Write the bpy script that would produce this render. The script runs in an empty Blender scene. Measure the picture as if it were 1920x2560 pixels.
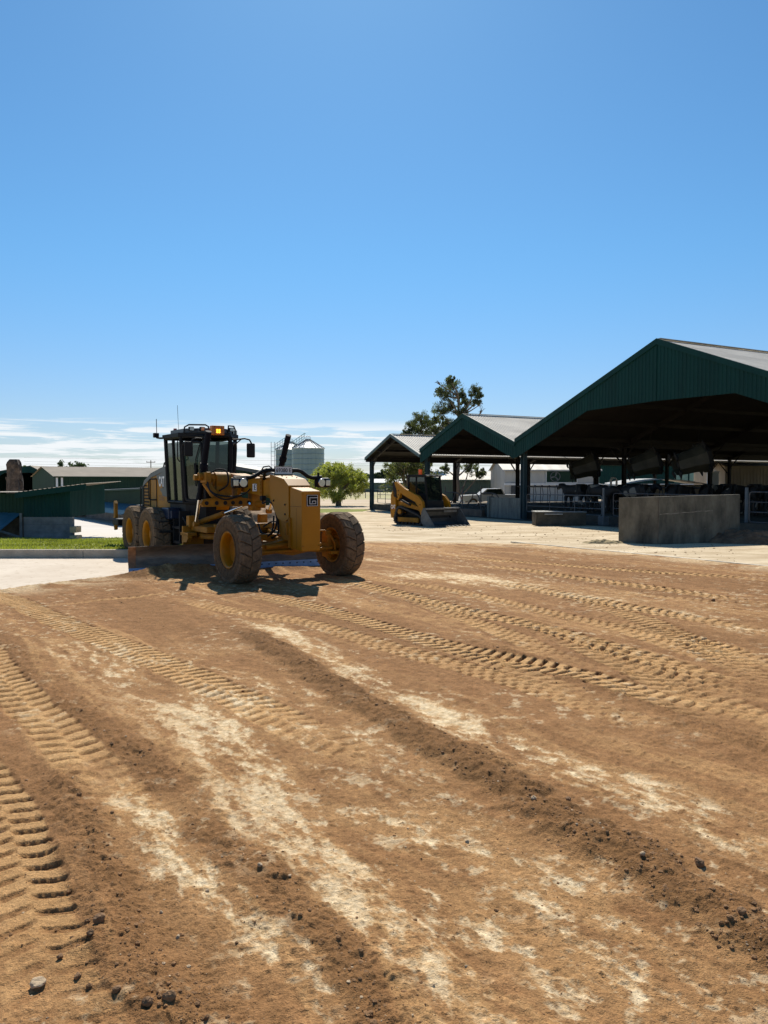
import bpy, bmesh, math, random
import numpy as np
from mathutils import Vector, Matrix, Euler
random.seed(7); rng = np.random.default_rng(7)
PI = math.pi; R = math.radians
sc = bpy.context.scene; COL = sc.collection

# ------------------------------------------------------------------ camera
cd = bpy.data.cameras.new('camera'); cam = bpy.data.objects.new('camera', cd); COL.objects.link(cam)
FPX = 1925.0; TILT = math.atan((1280-1205)/FPX)
cam.location = (0, 0, 2.0); cam.rotation_euler = (PI/2 - TILT, 0, 0)
cd.sensor_fit = 'VERTICAL'; cd.sensor_height = 24; cd.lens = 24*FPX/2560
cd.clip_start = 0.05; cd.clip_end = 9000
sc.camera = cam
CT, ST = math.cos(TILT), math.sin(TILT)
def ray(px, py):
    a = (px-960)/FPX; b = -(py-1280)/FPX
    return (a, CT+b*ST, -ST+b*CT)
def G(px, py, z=0.0):                 # ground point seen at a place of the photo
    r = ray(px, py); t = (z-2)/r[2]; return (r[0]*t, r[1]*t)
def W(px, py, d):                     # point at depth d
    r = ray(px, py); t = d/r[1]; return Vector((r[0]*t, d, 2+r[2]*t))

# ------------------------------------------------------------------ materials
MATS = {}
def nd(nt, t, **k):
    n = nt.nodes.new(t)
    for a, v in k.items(): setattr(n, a, v)
    return n
def mat(name, col, rough=.6, metal=0.0, var=.15, scale=3.0, dust=0.0, dustcol=(.42,.30,.19), bump=0.0, bscale=40.0, spec=.5, streak=None, coat=0):
    if name in MATS: return MATS[name]
    m = bpy.data.materials.new(name); m.use_nodes = True; nt = m.node_tree; L = nt.links
    b = nt.nodes['Principled BSDF']
    b.inputs['Roughness'].default_value = rough; b.inputs['Metallic'].default_value = metal
    b.inputs['Specular IOR Level'].default_value = spec; b.inputs['Coat Weight'].default_value = coat
    tc = nd(nt, 'ShaderNodeTexCoord'); mp = nd(nt, 'ShaderNodeMapping'); L.new(tc.outputs['Object'], mp.inputs[0])
    if streak: mp.inputs['Scale'].default_value = streak
    n1 = nd(nt, 'ShaderNodeTexNoise'); n1.inputs['Scale'].default_value = scale; n1.inputs['Detail'].default_value = 7; n1.inputs['Roughness'].default_value = .65
    L.new(mp.outputs[0], n1.inputs['Vector'])
    r1 = nd(nt, 'ShaderNodeMapRange'); r1.inputs[1].default_value = .3; r1.inputs[2].default_value = .7; r1.inputs[3].default_value = 1-var*1.6; r1.inputs[4].default_value = 1+var
    L.new(n1.outputs[0], r1.inputs[0])
    mx = nd(nt, 'ShaderNodeVectorMath', operation='SCALE'); mx.inputs[0].default_value = col; L.new(r1.outputs[0], mx.inputs['Scale'])
    out = mx.outputs[0]
    if dust > 0:
        n2 = nd(nt, 'ShaderNodeTexNoise'); n2.inputs['Scale'].default_value = scale*2.3; n2.inputs['Detail'].default_value = 8; n2.inputs['Roughness'].default_value = .75
        L.new(tc.outputs['Object'], n2.inputs['Vector'])
        r2 = nd(nt, 'ShaderNodeMapRange'); r2.inputs[1].default_value = .62-.4*dust; r2.inputs[2].default_value = .85-.25*dust; r2.inputs[4].default_value = min(1, dust*1.3)
        L.new(n2.outputs[0], r2.inputs[0])
        mm = nd(nt, 'ShaderNodeMix', data_type='RGBA'); L.new(r2.outputs[0], mm.inputs[0]); L.new(out, mm.inputs[6]); mm.inputs[7].default_value = (*dustcol, 1)
        out = mm.outputs[2]
        rr = nd(nt, 'ShaderNodeMapRange'); rr.inputs[3].default_value = rough; rr.inputs[4].default_value = min(1, rough+.35); L.new(r2.outputs[0], rr.inputs[0]); L.new(rr.outputs[0], b.inputs['Roughness'])
    L.new(out, b.inputs['Base Color'])
    if bump > 0:
        n3 = nd(nt, 'ShaderNodeTexNoise'); n3.inputs['Scale'].default_value = bscale; n3.inputs['Detail'].default_value = 6
        L.new(tc.outputs['Object'], n3.inputs['Vector'])
        bp = nd(nt, 'ShaderNodeBump'); bp.inputs['Strength'].default_value = bump; bp.inputs['Distance'].default_value = .02
        L.new(n3.outputs[0], bp.inputs['Height']); L.new(bp.outputs[0], b.inputs['Normal'])
    MATS[name] = m; return m
YEL = mat('machine_yellow', (.37,.158,.003), .5, 0, .10, 2.5, spec=.25, dust=.14, dustcol=(.24,.14,.05))
YELD = mat('worn_yellow', (.34,.145,.006), .6, 0, .25, 4, spec=.25, dust=.36, dustcol=(.17,.10,.045))
YELP = mat('plate_yellow', (.37,.155,.0015), .45, 0, .06, 2, spec=.28, dust=.05, dustcol=(.34,.19,.05))
BLK = mat('black_paint', (.006,.006,.007), .6, 0, .3, 5, spec=.22, dust=.10, dustcol=(.05,.04,.03))
BLKM = mat('black_matt', (.008,.008,.008), .8, 0, .3, 5, dust=.10, dustcol=(.05,.04,.03))
NAVY = mat('dark_barrel', (.005,.006,.012), .75, 0, .2, 5, spec=.15, dust=.08, dustcol=(.1,.08,.06))
CHR = mat('chrome_rod', (.75,.76,.78), .12, 1, .05, 5)
STEEL = mat('worn_steel', (.22,.165,.115), .5, .3, .3, 3, dust=.35, dustcol=(.22,.12,.06), streak=(.6,1,4))
BLUE = mat('cutting_edge_blue', (.22,.36,.58), .45, .2, .2, 5, dust=.2, dustcol=(.3,.22,.16))
RUB = mat('tyre_rubber', (.075,.055,.036), .9, 0, .25, 6, spec=.15, dust=.6, dustcol=(.22,.145,.075), bump=.35, bscale=60)
RUBT = mat('tread_rubber', (.115,.083,.055), .9, 0, .25, 6, spec=.15, dust=.6, dustcol=(.27,.18,.10), bump=.3, bscale=60)
GREYD = mat('dark_grey_panel', (.06,.065,.07), .45, 0, .1, 3, dust=.15, dustcol=(.2,.17,.13))
WHT = mat('white_mark', (.8,.8,.78), .5, 0, .05, 5)
PLT = mat('plate_white', (.62,.63,.62), .45, 0, .05, 8)
LAMP = mat('lamp_lens', (.45,.44,.40), .18, .6, .15, 20)
AMB = mat('amber_lens', (.65,.20,.015), .25, 0, .3, 30)
REDL = mat('red_lens', (.45,.05,.02), .25, 0, .2, 20)
SKIN = mat('skin', (.42,.24,.17), .6, 0, .08, 8)
SHIRT = mat('work_shirt', (.05,.055,.05), .85, 0, .15, 8)
SEAT = mat('seat_cloth', (.03,.03,.03), .9, 0, .2, 8)
GRN = mat('barn_green', (.002,.038,.034), .6, 0, .16, .8, spec=.2, dust=.05, dustcol=(.02,.06,.04), streak=(2,2,.35))
GRN2 = mat('shed_green', (.018,.048,.030), .65, 0, .12, .6, spec=.2, dust=.05, dustcol=(.1,.12,.09), streak=(2,2,.3))
GRN3 = mat('sage_green', (.10,.15,.12), .6, 0, .1, .5, dust=.1, dustcol=(.2,.2,.15), streak=(2,2,.4))
ROOF = mat('galvanised_roof', (.58,.53,.45), .7, .05, .16, .9, dust=.25, dustcol=(.34,.28,.22), streak=(1,.35,1))
ROOFT = mat('tan_roof', (.27,.225,.17), .85, 0, .1, .7, dust=.15, dustcol=(.30,.24,.18))
ROOFW = mat('white_roof', (.60,.60,.58), .7, 0, .06, .7)
WALLW = mat('pale_wall', (.50,.49,.45), .7, 0, .1, .8, dust=.1, dustcol=(.3,.27,.2), streak=(1,1,.3))
WALLB = mat('beige_corrugated', (.36,.29,.20), .7, 0, .15, 1, dust=.15, dustcol=(.2,.15,.1), streak=(1,1,.3))
GALV = mat('galvanised_steel', (.42,.45,.47), .45, .6, .15, 2, dust=.12, dustcol=(.25,.22,.18))
POSTM = mat('post_steel', (.045,.085,.10), .5, .3, .2, 2, dust=.12, dustcol=(.15,.12,.1))
RAILM = mat('rail_steel', (.14,.13,.13), .5, .6, .25, 3, dust=.25, dustcol=(.12,.08,.05))
SILO = mat('silo_steel', (.27,.34,.35), .5, .35, .10, 1.5, dust=.2, dustcol=(.24,.27,.20), streak=(2.5,2.5,.08))
SILOR = mat('silo_roof', (.66,.67,.66), .5, .2, .06, 1)
CONC = mat('old_concrete', (.135,.120,.088), .9, 0, .5, 1.3, dust=.4, dustcol=(.045,.043,.028), bump=.5, bscale=25, streak=(1.3,1.3,.5))
CONCP = mat('pale_concrete', (.42,.36,.28), .9, 0, .2, 2, dust=.2, dustcol=(.28,.22,.15), bump=.3, bscale=30)
CONCS = mat('concrete_panel', (.20,.19,.18), .9, 0, .25, 2, dust=.25, dustcol=(.11,.10,.08), bump=.3, bscale=20)
BLUEA = mat('blue_awning', (.035,.12,.17), .4, .1, .15, 2, dust=.1, dustcol=(.2,.2,.18))
BARK = mat('grey_bark', (.20,.16,.12), .9, 0, .3, 3, dust=.2, dustcol=(.09,.07,.05), bump=.5, bscale=12, streak=(3,3,.6))
LEAFL = mat('leaf_light', (.30,.33,.07), .55, 0, .4, 1.2)
LEAFO = mat('leaf_olive', (.12,.14,.045), .6, 0, .4, 1.0)
LEAFG = mat('leaf_gum', (.085,.105,.045), .5, 0, .4, .9)
LEAFF = mat('leaf_far', (.06,.09,.05), .7, 0, .3, .2)
CLOD = mat('soil_clod', (.25,.128,.050), .95, 0, .35, 9, dust=.15, dustcol=(.5,.36,.22), bump=.5, bscale=90)
STONE = mat('pale_stone', (.50,.36,.22), .85, 0, .25, 7, bump=.5, bscale=60)
STONED = mat('brown_stone', (.25,.135,.06), .9, 0, .3, 9, bump=.6, bscale=60)
RUST = mat('rusty_brown', (.085,.055,.036), .9, 0, .7, 2.2, dust=.35, dustcol=(.25,.17,.12), bump=.8, bscale=12)
FANT = mat('fan_cone_skin', (.05,.047,.03), .6, 0, .25, 2)
COWB = mat('cow_black', (.012,.011,.010), .6, 0, .2, 5)
CARW = mat('car_paint', (.62,.60,.57), .3, 0, .04, 3, dust=.2, dustcol=(.4,.3,.2))
BUCK = mat('bucket_steel', (.07,.075,.075), .5, .5, .3, 3, dust=.3, dustcol=(.12,.10,.075))

def leafify(m):
    nt = m.node_tree; b = nt.nodes['Principled BSDF']; out = nt.nodes['Material Output']
    t = nd(nt, 'ShaderNodeBsdfTranslucent'); mixs = nd(nt, 'ShaderNodeMixShader'); mixs.inputs[0].default_value = .45
    src = b.inputs['Base Color'].links[0].from_socket
    sc2 = nd(nt, 'ShaderNodeVectorMath', operation='MULTIPLY'); nt.links.new(src, sc2.inputs[0]); sc2.inputs[1].default_value = (1.5, 1.5, .8)
    nt.links.new(sc2.outputs[0], t.inputs['Color'])
    nt.links.new(b.outputs[0], mixs.inputs[1]); nt.links.new(t.outputs[0], mixs.inputs[2]); nt.links.new(mixs.outputs[0], out.inputs['Surface'])
for m_ in (LEAFL, LEAFO, LEAFG, LEAFF): leafify(m_)
def glass(name, tint, trans):
    m = bpy.data.materials.new(name); m.use_nodes = True; nt = m.node_tree
    out = nt.nodes['Material Output']; nt.nodes.remove(nt.nodes['Principled BSDF'])
    t = nd(nt, 'ShaderNodeBsdfTransparent'); t.inputs[0].default_value = (*tint, 1)
    g = nd(nt, 'ShaderNodeBsdfGlossy'); g.inputs['Roughness'].default_value = .03; g.inputs[0].default_value = (.75,.85,.85,1)
    d = nd(nt, 'ShaderNodeBsdfDiffuse'); d.inputs[0].default_value = (.035,.05,.042,1)
    a = nd(nt, 'ShaderNodeMixShader'); a.inputs[0].default_value = 1-trans
    b = nd(nt, 'ShaderNodeMixShader'); f0 = nd(nt, 'ShaderNodeLayerWeight'); f0.inputs[0].default_value = .12; f = nd(nt, 'ShaderNodeMapRange'); f.inputs[3].default_value = .04; f.inputs[4].default_value = .55; nt.links.new(f0.outputs[1], f.inputs[0])
    nt.links.new(t.outputs[0], a.inputs[1]); nt.links.new(d.outputs[0], a.inputs[2])
    nt.links.new(f.outputs[0], b.inputs[0]); nt.links.new(a.outputs[0], b.inputs[1]); nt.links.new(g.outputs[0], b.inputs[2])
    nt.links.new(b.outputs[0], out.inputs[0]); MATS[name] = m; return m
GLS = glass('cab_glass', (.15,.20,.185), .75)
GLSD = glass('dark_glass', (.10,.14,.14), .65)
def emis(name, col, s):
    m = mat(name, col, .4); b = m.node_tree.nodes['Principled BSDF']
    b.inputs['Emission Color'].default_value = (*col, 1); b.inputs['Emission Strength'].default_value = s; return m
AMBON = emis('amber_lit', (1.0,.45,.03), 2.2)

# ------------------------------------------------------------------ mesh builder
class MB:
    def __init__(s): s.v = []; s.f = []; s.sm = []
    def add(s, vs, fs, smooth=False, M=None):
        o = len(s.v)
        for p in vs:
            p = Vector(p)
            if M is not None: p = M @ p
            s.v.append(tuple(p))
        for f in fs: s.f.append([i+o for i in f]); s.sm.append(smooth)
        return s
    def box(s, x0, x1, y0, y1, z0, z1, M=None, ch=0.0):
        if ch > 0:
            c = min(ch, (x1-x0)/2.1, (y1-y0)/2.1, (z1-z0)/2.1)
            bm = bmesh.new(); bmesh.ops.create_cube(bm, size=1)
            for v in bm.verts: v.co = Vector(((x0+x1)/2+v.co.x*(x1-x0), (y0+y1)/2+v.co.y*(y1-y0), (z0+z1)/2+v.co.z*(z1-z0)))
            bmesh.ops.bevel(bm, geom=bm.edges[:], offset=c, segments=2, affect='EDGES', profile=.6)
            bm.verts.index_update(); s.add([v.co.copy() for v in bm.verts], [[v.index for v in f.verts] for f in bm.faces], False, M); bm.free(); return s
        vs = [(x,y,z) for x in (x0,x1) for y in (y0,y1) for z in (z0,z1)]
        return s.add(vs, [(0,1,3,2),(4,6,7,5),(0,4,5,1),(2,3,7,6),(0,2,6,4),(1,5,7,3)], False, M)
    def prism(s, pts, axis, a, b, M=None, inset=0):
        # pts polygon in the two other axes (in order), extruded along axis from a to b
        def mk(p, t): return {'x': (t,p[0],p[1]), 'y': (p[0],t,p[1]), 'z': (p[0],p[1],t)}[axis]
        n = len(pts); vs = [mk(p,a) for p in pts]+[mk(p,b) for p in pts]
        fs = [list(range(n)), list(range(2*n-1,n-1,-1))]+[(i,n+i,n+(i+1)%n,(i+1)%n) for i in range(n)]
        return s.add(vs, fs, False, M)
    def cyl(s, p0, p1, r0, r1=None, n=14, cap=True, M=None, smooth=True):
        r1 = r0 if r1 is None else r1; p0 = Vector(p0); p1 = Vector(p1); d = (p1-p0).normalized()
        u = d.orthogonal().normalized(); w = d.cross(u)
        vs = []
        for p, r in ((p0,r0),(p1,r1)):
            for i in range(n):
                a = 2*PI*i/n; vs.append(p+(u*math.cos(a)+w*math.sin(a))*r)
        s.add(vs, [(i,(i+1)%n,n+(i+1)%n,n+i) for i in range(n)], smooth, M)
        if cap: s.add(vs, [list(range(n-1,-1,-1)), list(range(n,2*n))], False, M)
        return s
    def tube(s, pts, r, n=8, sub=0, M=None):
        pts = [Vector(p) for p in pts]
        if sub: pts = smooth_path(pts, sub)
        rs = r if isinstance(r, (list,tuple)) else [r]*len(pts)
        if len(rs) != len(pts): rs = [rs[0]+(rs[-1]-rs[0])*i/(len(pts)-1) for i in range(len(pts))]
        vs = []; u = None
        for i, p in enumerate(pts):
            d = (pts[min(i+1,len(pts)-1)]-pts[max(i-1,0)])
            if d.length < 1e-9: d = Vector((0,0,1))
            d.normalize()
            u = d.orthogonal().normalized() if u is None else (u-d*u.dot(d)).normalized()
            w = d.cross(u)
            for k in range(n):
                a = 2*PI*k/n; vs.append(p+(u*math.cos(a)+w*math.sin(a))*rs[i])
        fs = []
        for i in range(len(pts)-1):
            for k in range(n): fs.append((i*n+k, i*n+(k+1)%n, (i+1)*n+(k+1)%n, (i+1)*n+k))
        s.add(vs, fs, True, M)
        s.add(vs, [list(range(n-1,-1,-1)), list(range((len(pts)-1)*n, len(pts)*n))], False, M); return s
    def lathe(s, prof, n=32, axis='y', c=(0,0,0), M=None, smooth=True, a0=0, a1=2*PI):
        # prof: (radius, offset along axis)
        full = abs(a1-a0-2*PI) < 1e-6; m = n if full else n+1; vs = []
        for i in range(m):
            a = a0+(a1-a0)*i/n; ca, sa = math.cos(a), math.sin(a)
            for r, t in prof:
                if axis == 'y': vs.append((c[0]+r*ca, c[1]+t, c[2]+r*sa))
                elif axis == 'z': vs.append((c[0]+r*ca, c[1]+r*sa, c[2]+t))
                else: vs.append((c[0]+t, c[1]+r*ca, c[2]+r*sa))
        k = len(prof); fs = []
        for i in range(n):
            j = (i+1) % m
            for q in range(k-1): fs.append((i*k+q, i*k+q+1, j*k+q+1, j*k+q))
        return s.add(vs, fs, smooth, M)
    def quad(s, a, b, c, d): return s.add([a,b,c,d], [(0,1,2,3)])
    def ribbed(s, A, B, C, D, pitch=.2, depth=.03, thick=0.0):
        # sheet A-B (bottom), D-C (top); ribs run from bottom to top, repeating along A-B
        A, B, C, D = map(Vector, (A,B,C,D)); n = max(1, int((B-A).length/pitch))
        nrm = (B-A).cross(D-A).normalized()*depth; vs = []; ts = []
        for i in range(n):
            for q, h in ((0,0),(.55,0),(.65,1),(.9,1)): ts.append(((i+q)/n, h))
        ts.append((1,0))
        for t, h in ts: vs += [A.lerp(B,t)+nrm*h, D.lerp(C,t)+nrm*h]
        fs = [(2*i,2*i+2,2*i+3,2*i+1) for i in range(len(ts)-1)]
        return s.add(vs, fs)
    def build(s, name, m, parent=None, mats=None):
        me = bpy.data.meshes.new(name); me.from_pydata(s.v, [], s.f); me.update()
        me.polygons.foreach_set('use_smooth', s.sm)
        me.materials.append(m)
        o = bpy.data.objects.new(name, me); COL.objects.link(o)
        if parent is not None: o.parent = parent
        return o
def smooth_path(pts, sub):
    out = []; n = len(pts)
    for i in range(n-1):
        p0, p1, p2, p3 = pts[max(i-1,0)], pts[i], pts[i+1], pts[min(i+2,n-1)]
        for k in range(sub):
            t = k/sub
            out.append(.5*((2*p1)+(p2-p0)*t+(2*p0-5*p1+4*p2-p3)*t*t+(3*p1-p0-3*p2+p3)*t**3))
    out.append(pts[-1]); return out
def fix_normals(o):
    bm = bmesh.new(); bm.from_mesh(o.data); bmesh.ops.recalc_face_normals(bm, faces=bm.faces[:]); bm.to_mesh(o.data); bm.free()
def thing(name, label, cat, loc=(0,0,0), rz=0, group=None):
    o = bpy.data.objects.new(name, None); COL.objects.link(o); o.location = loc; o.rotation_euler = (0,0,rz)
    o.empty_display_size = .2; return tag(o, label, cat, group)
def tag(o, label, cat, group=None):
    o['label'] = label; o['category'] = cat
    if group: o['group'] = group
    return o
def struct(o): o['kind'] = 'structure'; return o
def dup(root, loc, rz=None, label=None, scale=None):
    def cp(o, par):
        c = o.copy(); COL.objects.link(c)
        if par is not None: c.parent = par
        for ch in list(o.children): cp(ch, c)
        return c
    r = cp(root, None); r.location = loc
    if rz is not None: r.rotation_euler = (0,0,rz)
    if label: r['label'] = label
    if scale: r.scale = (scale,)*3
    return r
def text_mb(txt, size, M, depth=.004, bold=.0, sx=1.0):
    cu = bpy.data.curves.new('t', 'FONT'); cu.body = txt; cu.size = size; cu.align_x = 'CENTER'; cu.align_y = 'CENTER'; cu.extrude = depth; cu.offset = bold; cu.resolution_u = 3
    o = bpy.data.objects.new('t', cu); COL.objects.link(o); bpy.context.view_layer.update()
    me = o.to_mesh(); mb = MB(); S = Matrix.Diagonal((sx,1,1,1))
    mb.add([v.co.copy() for v in me.vertices], [list(p.vertices) for p in me.polygons], False, M @ S)
    o.to_mesh_clear(); bpy.data.objects.remove(o); bpy.data.curves.remove(cu); return mb
def skin_mesh(name, verts, edges, radii, sub=2, root=0):
    me = bpy.data.meshes.new(name); me.from_pydata(verts, edges, []); o = bpy.data.objects.new(name, me); COL.objects.link(o)
    o.modifiers.new('s', 'SKIN')
    for i, r in enumerate(radii):
        rr = r if isinstance(r, tuple) else (r, r); me.skin_vertices[0].data[i].radius = rr
    me.skin_vertices[0].data[root].use_root = True
    mod = o.modifiers.new('u', 'SUBSURF'); mod.levels = sub; mod.render_levels = sub
    bpy.context.view_layer.update(); dg = bpy.context.evaluated_depsgraph_get()
    nm = bpy.data.meshes.new_from_object(o.evaluated_get(dg)); bpy.data.objects.remove(o); nm.name = name
    nm.polygons.foreach_set('use_smooth', [True]*len(nm.polygons)); return nm

# ------------------------------------------------------------------ numpy noise
TAB = rng.random((256,256))
def vn(x, y, sd=0):
    x = x+sd*17.31; y = y+sd*9.77
    xi = np.floor(x).astype(np.int64); yi = np.floor(y).astype(np.int64); fx = x-xi; fy = y-yi
    fx = fx*fx*(3-2*fx); fy = fy*fy*(3-2*fy); a = xi & 255; b = yi & 255; a1 = (a+1) & 255; b1 = (b+1) & 255
    return (TAB[a,b]*(1-fx)+TAB[a1,b]*fx)*(1-fy)+(TAB[a,b1]*(1-fx)+TAB[a1,b1]*fx)*fy
def fbm(x, y, o=4, sd=0, g=.5):
    r = 0; a = 1; t = 0
    for i in range(o): r = r+a*vn(x*2**i, y*2**i, sd+i*3.7); t += a; a *= g
    return r/t
def ss(a, b, x):
    t = np.clip((x-a)/(b-a), 0, 1); return t*t*(3-2*t)
def poly_st(X, Y, pts, width):
    """distance / along / signed lateral to a smoothed path given in ground metres"""
    P = [Vector((p[0],p[1],0)) for p in pts]; P = smooth_path(P, 6); P = np.array([(p.x,p.y) for p in P])
    lo = P.min(0)-width; hi = P.max(0)+width
    idx = np.nonzero((X>lo[0])&(X<hi[0])&(Y>lo[1])&(Y<hi[1]))[0]
    x = X[idx]; y = Y[idx]; best = np.full(len(idx), 1e9); al = np.zeros(len(idx)); la = np.zeros(len(idx)); s0 = 0
    for i in range(len(P)-1):
        a = P[i]; d = P[i+1]-a; L = np.hypot(*d)
        if L < 1e-6: continue
        d = d/L; rx = x-a[0]; ry = y-a[1]; t = np.clip(rx*d[0]+ry*d[1], 0, L)
        ex = rx-t*d[0]; ey = ry-t*d[1]; dist = np.hypot(ex, ey); m = dist < best
        best[m] = dist[m]; al[m] = s0+t[m]; la[m] = (np.sign(d[0]*ry-d[1]*rx)*dist)[m]; s0 += L
    return idx, best, al, la, s0

# ------------------------------------------------------------------ dirt surface
NR = []
y = 1.3
while y < 28.5:
    NR.append(y); y += min(max(y*y/1900.0, .0055), (.021 if y < 17 else .034) if y < 21 else .09)
NR = np.array(NR); NC = 980; sg = np.linspace(-.60, .60, NC)
YY = np.repeat(NR[:,None], NC, 1); XX = sg[None,:]*(YY+.9)
X = XX.ravel(); Yv = YY.ravel()
PHI = R(34); FX, FY = math.sin(PHI), -math.cos(PHI)
al_ = X*FX+Yv*FY; ac_ = X*math.cos(PHI)+Yv*math.sin(PHI)      # along / across the direction of grading
H = (fbm(X*.35, Yv*.35, 3, 1)-.5)*.05+(fbm(ac_*2.2, al_*.5, 3, 2)-.5)*.035
pale = np.zeros_like(X); loose = np.zeros_like(X); comp = np.zeros_like(X); dark = np.zeros_like(X)
def gp(*pp): return [G(px, py) for px, py in pp]
# pale compacted streaks
for pts, w, s in (
    (gp((430,1630),(560,1725),(760,1880),(960,2040),(1180,2160),(1500,2330),(1950,2570)), .85, .62),
    (gp((640,1560),(730,1602),(860,1680),(1000,1752),(1200,1843),(1350,1915),(1560,1985),(1720,2055),(1950,2170)), .22, .95),
    (gp((880,1960),(1000,2010),(1150,2090),(1350,2190),(1560,2290)), .35, .55),
    (gp((370,1960),(500,2120),(640,2230),(800,2380),(980,2570)), .35, .75),
    (gp((1000,1436),(1080,1442),(1180,1452),(1290,1470)), .75, .95),
    (gp((170,1610),(260,1650),(420,1735)), .45, .55),
    (gp((880,1394),(1000,1408),(1200,1422)), .5, .45),
    (gp((1350,1480),(1600,1515),(1950,1600)), .5, .35),
    (gp((1250,2300),(1400,2450),(1560,2600)), .8, .45),
    (gp((1500,1760),(1950,1960)), .6, .25),
    (gp((950,2250),(1100,2420),(1200,2570)), .4, .55)):
    idx, b, a, l, L = poly_st(X, Yv, pts, w*2.2)
    e = np.clip(np.minimum(a, L-a)/.6, 0, 1)
    pale[idx] = np.maximum(pale[idx], s*np.exp(-(b/w)**2)*(.35+.65*e))
# loose windrows
for pts, w, h in (
    (gp((600,1575),(690,1632),(760,1672),(870,1745),(960,1800),(1130,1893),(1300,1998),(1500,2108),(1700,2232),(1960,2400)), .17, .055),
    (gp((430,1960),(510,2060),(640,2200),(800,2350),(900,2450),(1010,2580)), .14, .026),
    (gp((130,1880),(190,2020),(250,2200),(310,2380),(400,2540)), .13, .036),
    (gp((0,1600),(170,1770),(300,1880),(420,1960)), .20, .012),
    (gp((300,2440),(420,2520),(560,2620)), .25, .03),
    (gp((1150,1600),(1350,1660),(1600,1760),(1950,1900)), .16, .020),
    (gp((280,1440),(200,1450),(60,1468),(-120,1490)), .35, .03)):
    idx, b, a, l, L = poly_st(X, Yv, pts, w*3)
    wob = (vn(a*3, a*0+w*40, 5)-.5)*w*.7+(vn(a*11, l*9, 6)-.5)*w*.6; b2 = np.abs(l+wob)
    e = np.clip(a/.8, 0, 1); prof = np.exp(-(b2/w)**2.6)
    H[idx] += prof*h*e; loose[idx] = np.maximum(loose[idx], prof*e); pale[idx] *= 1-.93*np.clip(prof*1.3,0,1)*e
    dprof = 1-ss(w*.95, w*1.25, b2+(fbm(a*7, l*7, 3, 45, .7)-.5)*w*1.1); dark[idx] = np.maximum(dark[idx], (.9 if w == .17 and h > .05 else .32)*dprof*e*(.55+.9*fbm(a*2.5+w*9, l*5, 4, 44, .7)-.1))
# tyre tracks
TD = np.zeros_like(X); LUGSHADE = np.zeros_like(X)  # second mask: groove shade of the lug prints, painted into the soil colour
TR = [ (gp((440,1493),(555,1527),(752,1562),(960,1622),(1232,1695),(1423,1759),(1650,1840)), .40, .75, .024),
 (gp((600,1484),(680,1500),(770,1520),(960,1575),(1105,1618),(1301,1665),(1463,1697),(1655,1762),(1940,1850)), .46, 1.1, .042),
 (gp((800,1440),(960,1480),(1087,1512),(1307,1562),(1481,1614),(1625,1655),(1940,1752)), .46, 1.15, .044),
 (gp((870,1440),(960,1455),(1157,1487),(1365,1533),(1539,1572),(1712,1630),(1940,1695)), .42, .7, .028),
 (gp((1100,1395),(1353,1412),(1654,1435),(1940,1455)), .45, .9, .048),
 (gp((1130,1412),(1284,1425),(1480,1452),(1712,1483),(1940,1520)), .45, .85, .045),
 (gp((1200,1455),(1365,1483),(1539,1516),(1712,1547),(1940,1592)), .45, 1.0, .046),
 (gp((1480,1540),(1640,1580),(1780,1620),(1960,1680)), .45, 1.0, .046),
 (gp((1250,1540),(1430,1600),(1600,1665),(1780,1725),(1960,1790)), .42, .55, .026),
 (gp((1000,1490),(1150,1545),(1290,1600),(1400,1650),(1480,1680)), .40, .75, .028),
 (gp((-60,1472),(30,1503),(116,1543),(200,1580),(278,1614),(405,1668),(560,1740),(740,1830),(900,1900)), .46, .95, .030),
 (gp((-60,1590),(0,1690),(60,1765),(130,1825),(190,1900),(260,1970),(340,2060)), .40, .9, .026),
 (gp((-160,1780),(-90,1900),(0,2020),(40,2130),(70,2230),(95,2330),(120,2430),(150,2560),(190,2800)), .36, .72, .021),
 (gp((130,1517),(300,1498),(430,1488),(520,1480)), .18, .8, .03),
 (gp((420,1442),(500,1462),(570,1490)), .4, .8, .03),
 (gp((1350,1580),(1500,1640),(1700,1720),(1960,1830)), .45, .8, .04),
 (gp((1420,1500),(1600,1550),(1780,1640),(1960,1740)), .45, .8, .045),
 (gp((1480,1620),(1620,1700),(1800,1780),(1960,1880)), .42, .6, .03),
 (gp((1000,1600),(1200,1650),(1380,1720),(1560,1800)), .42, .55, .026),
 (gp((1500,1480),(1700,1500),(1940,1530)), .4, .5, .03) ]
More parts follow.
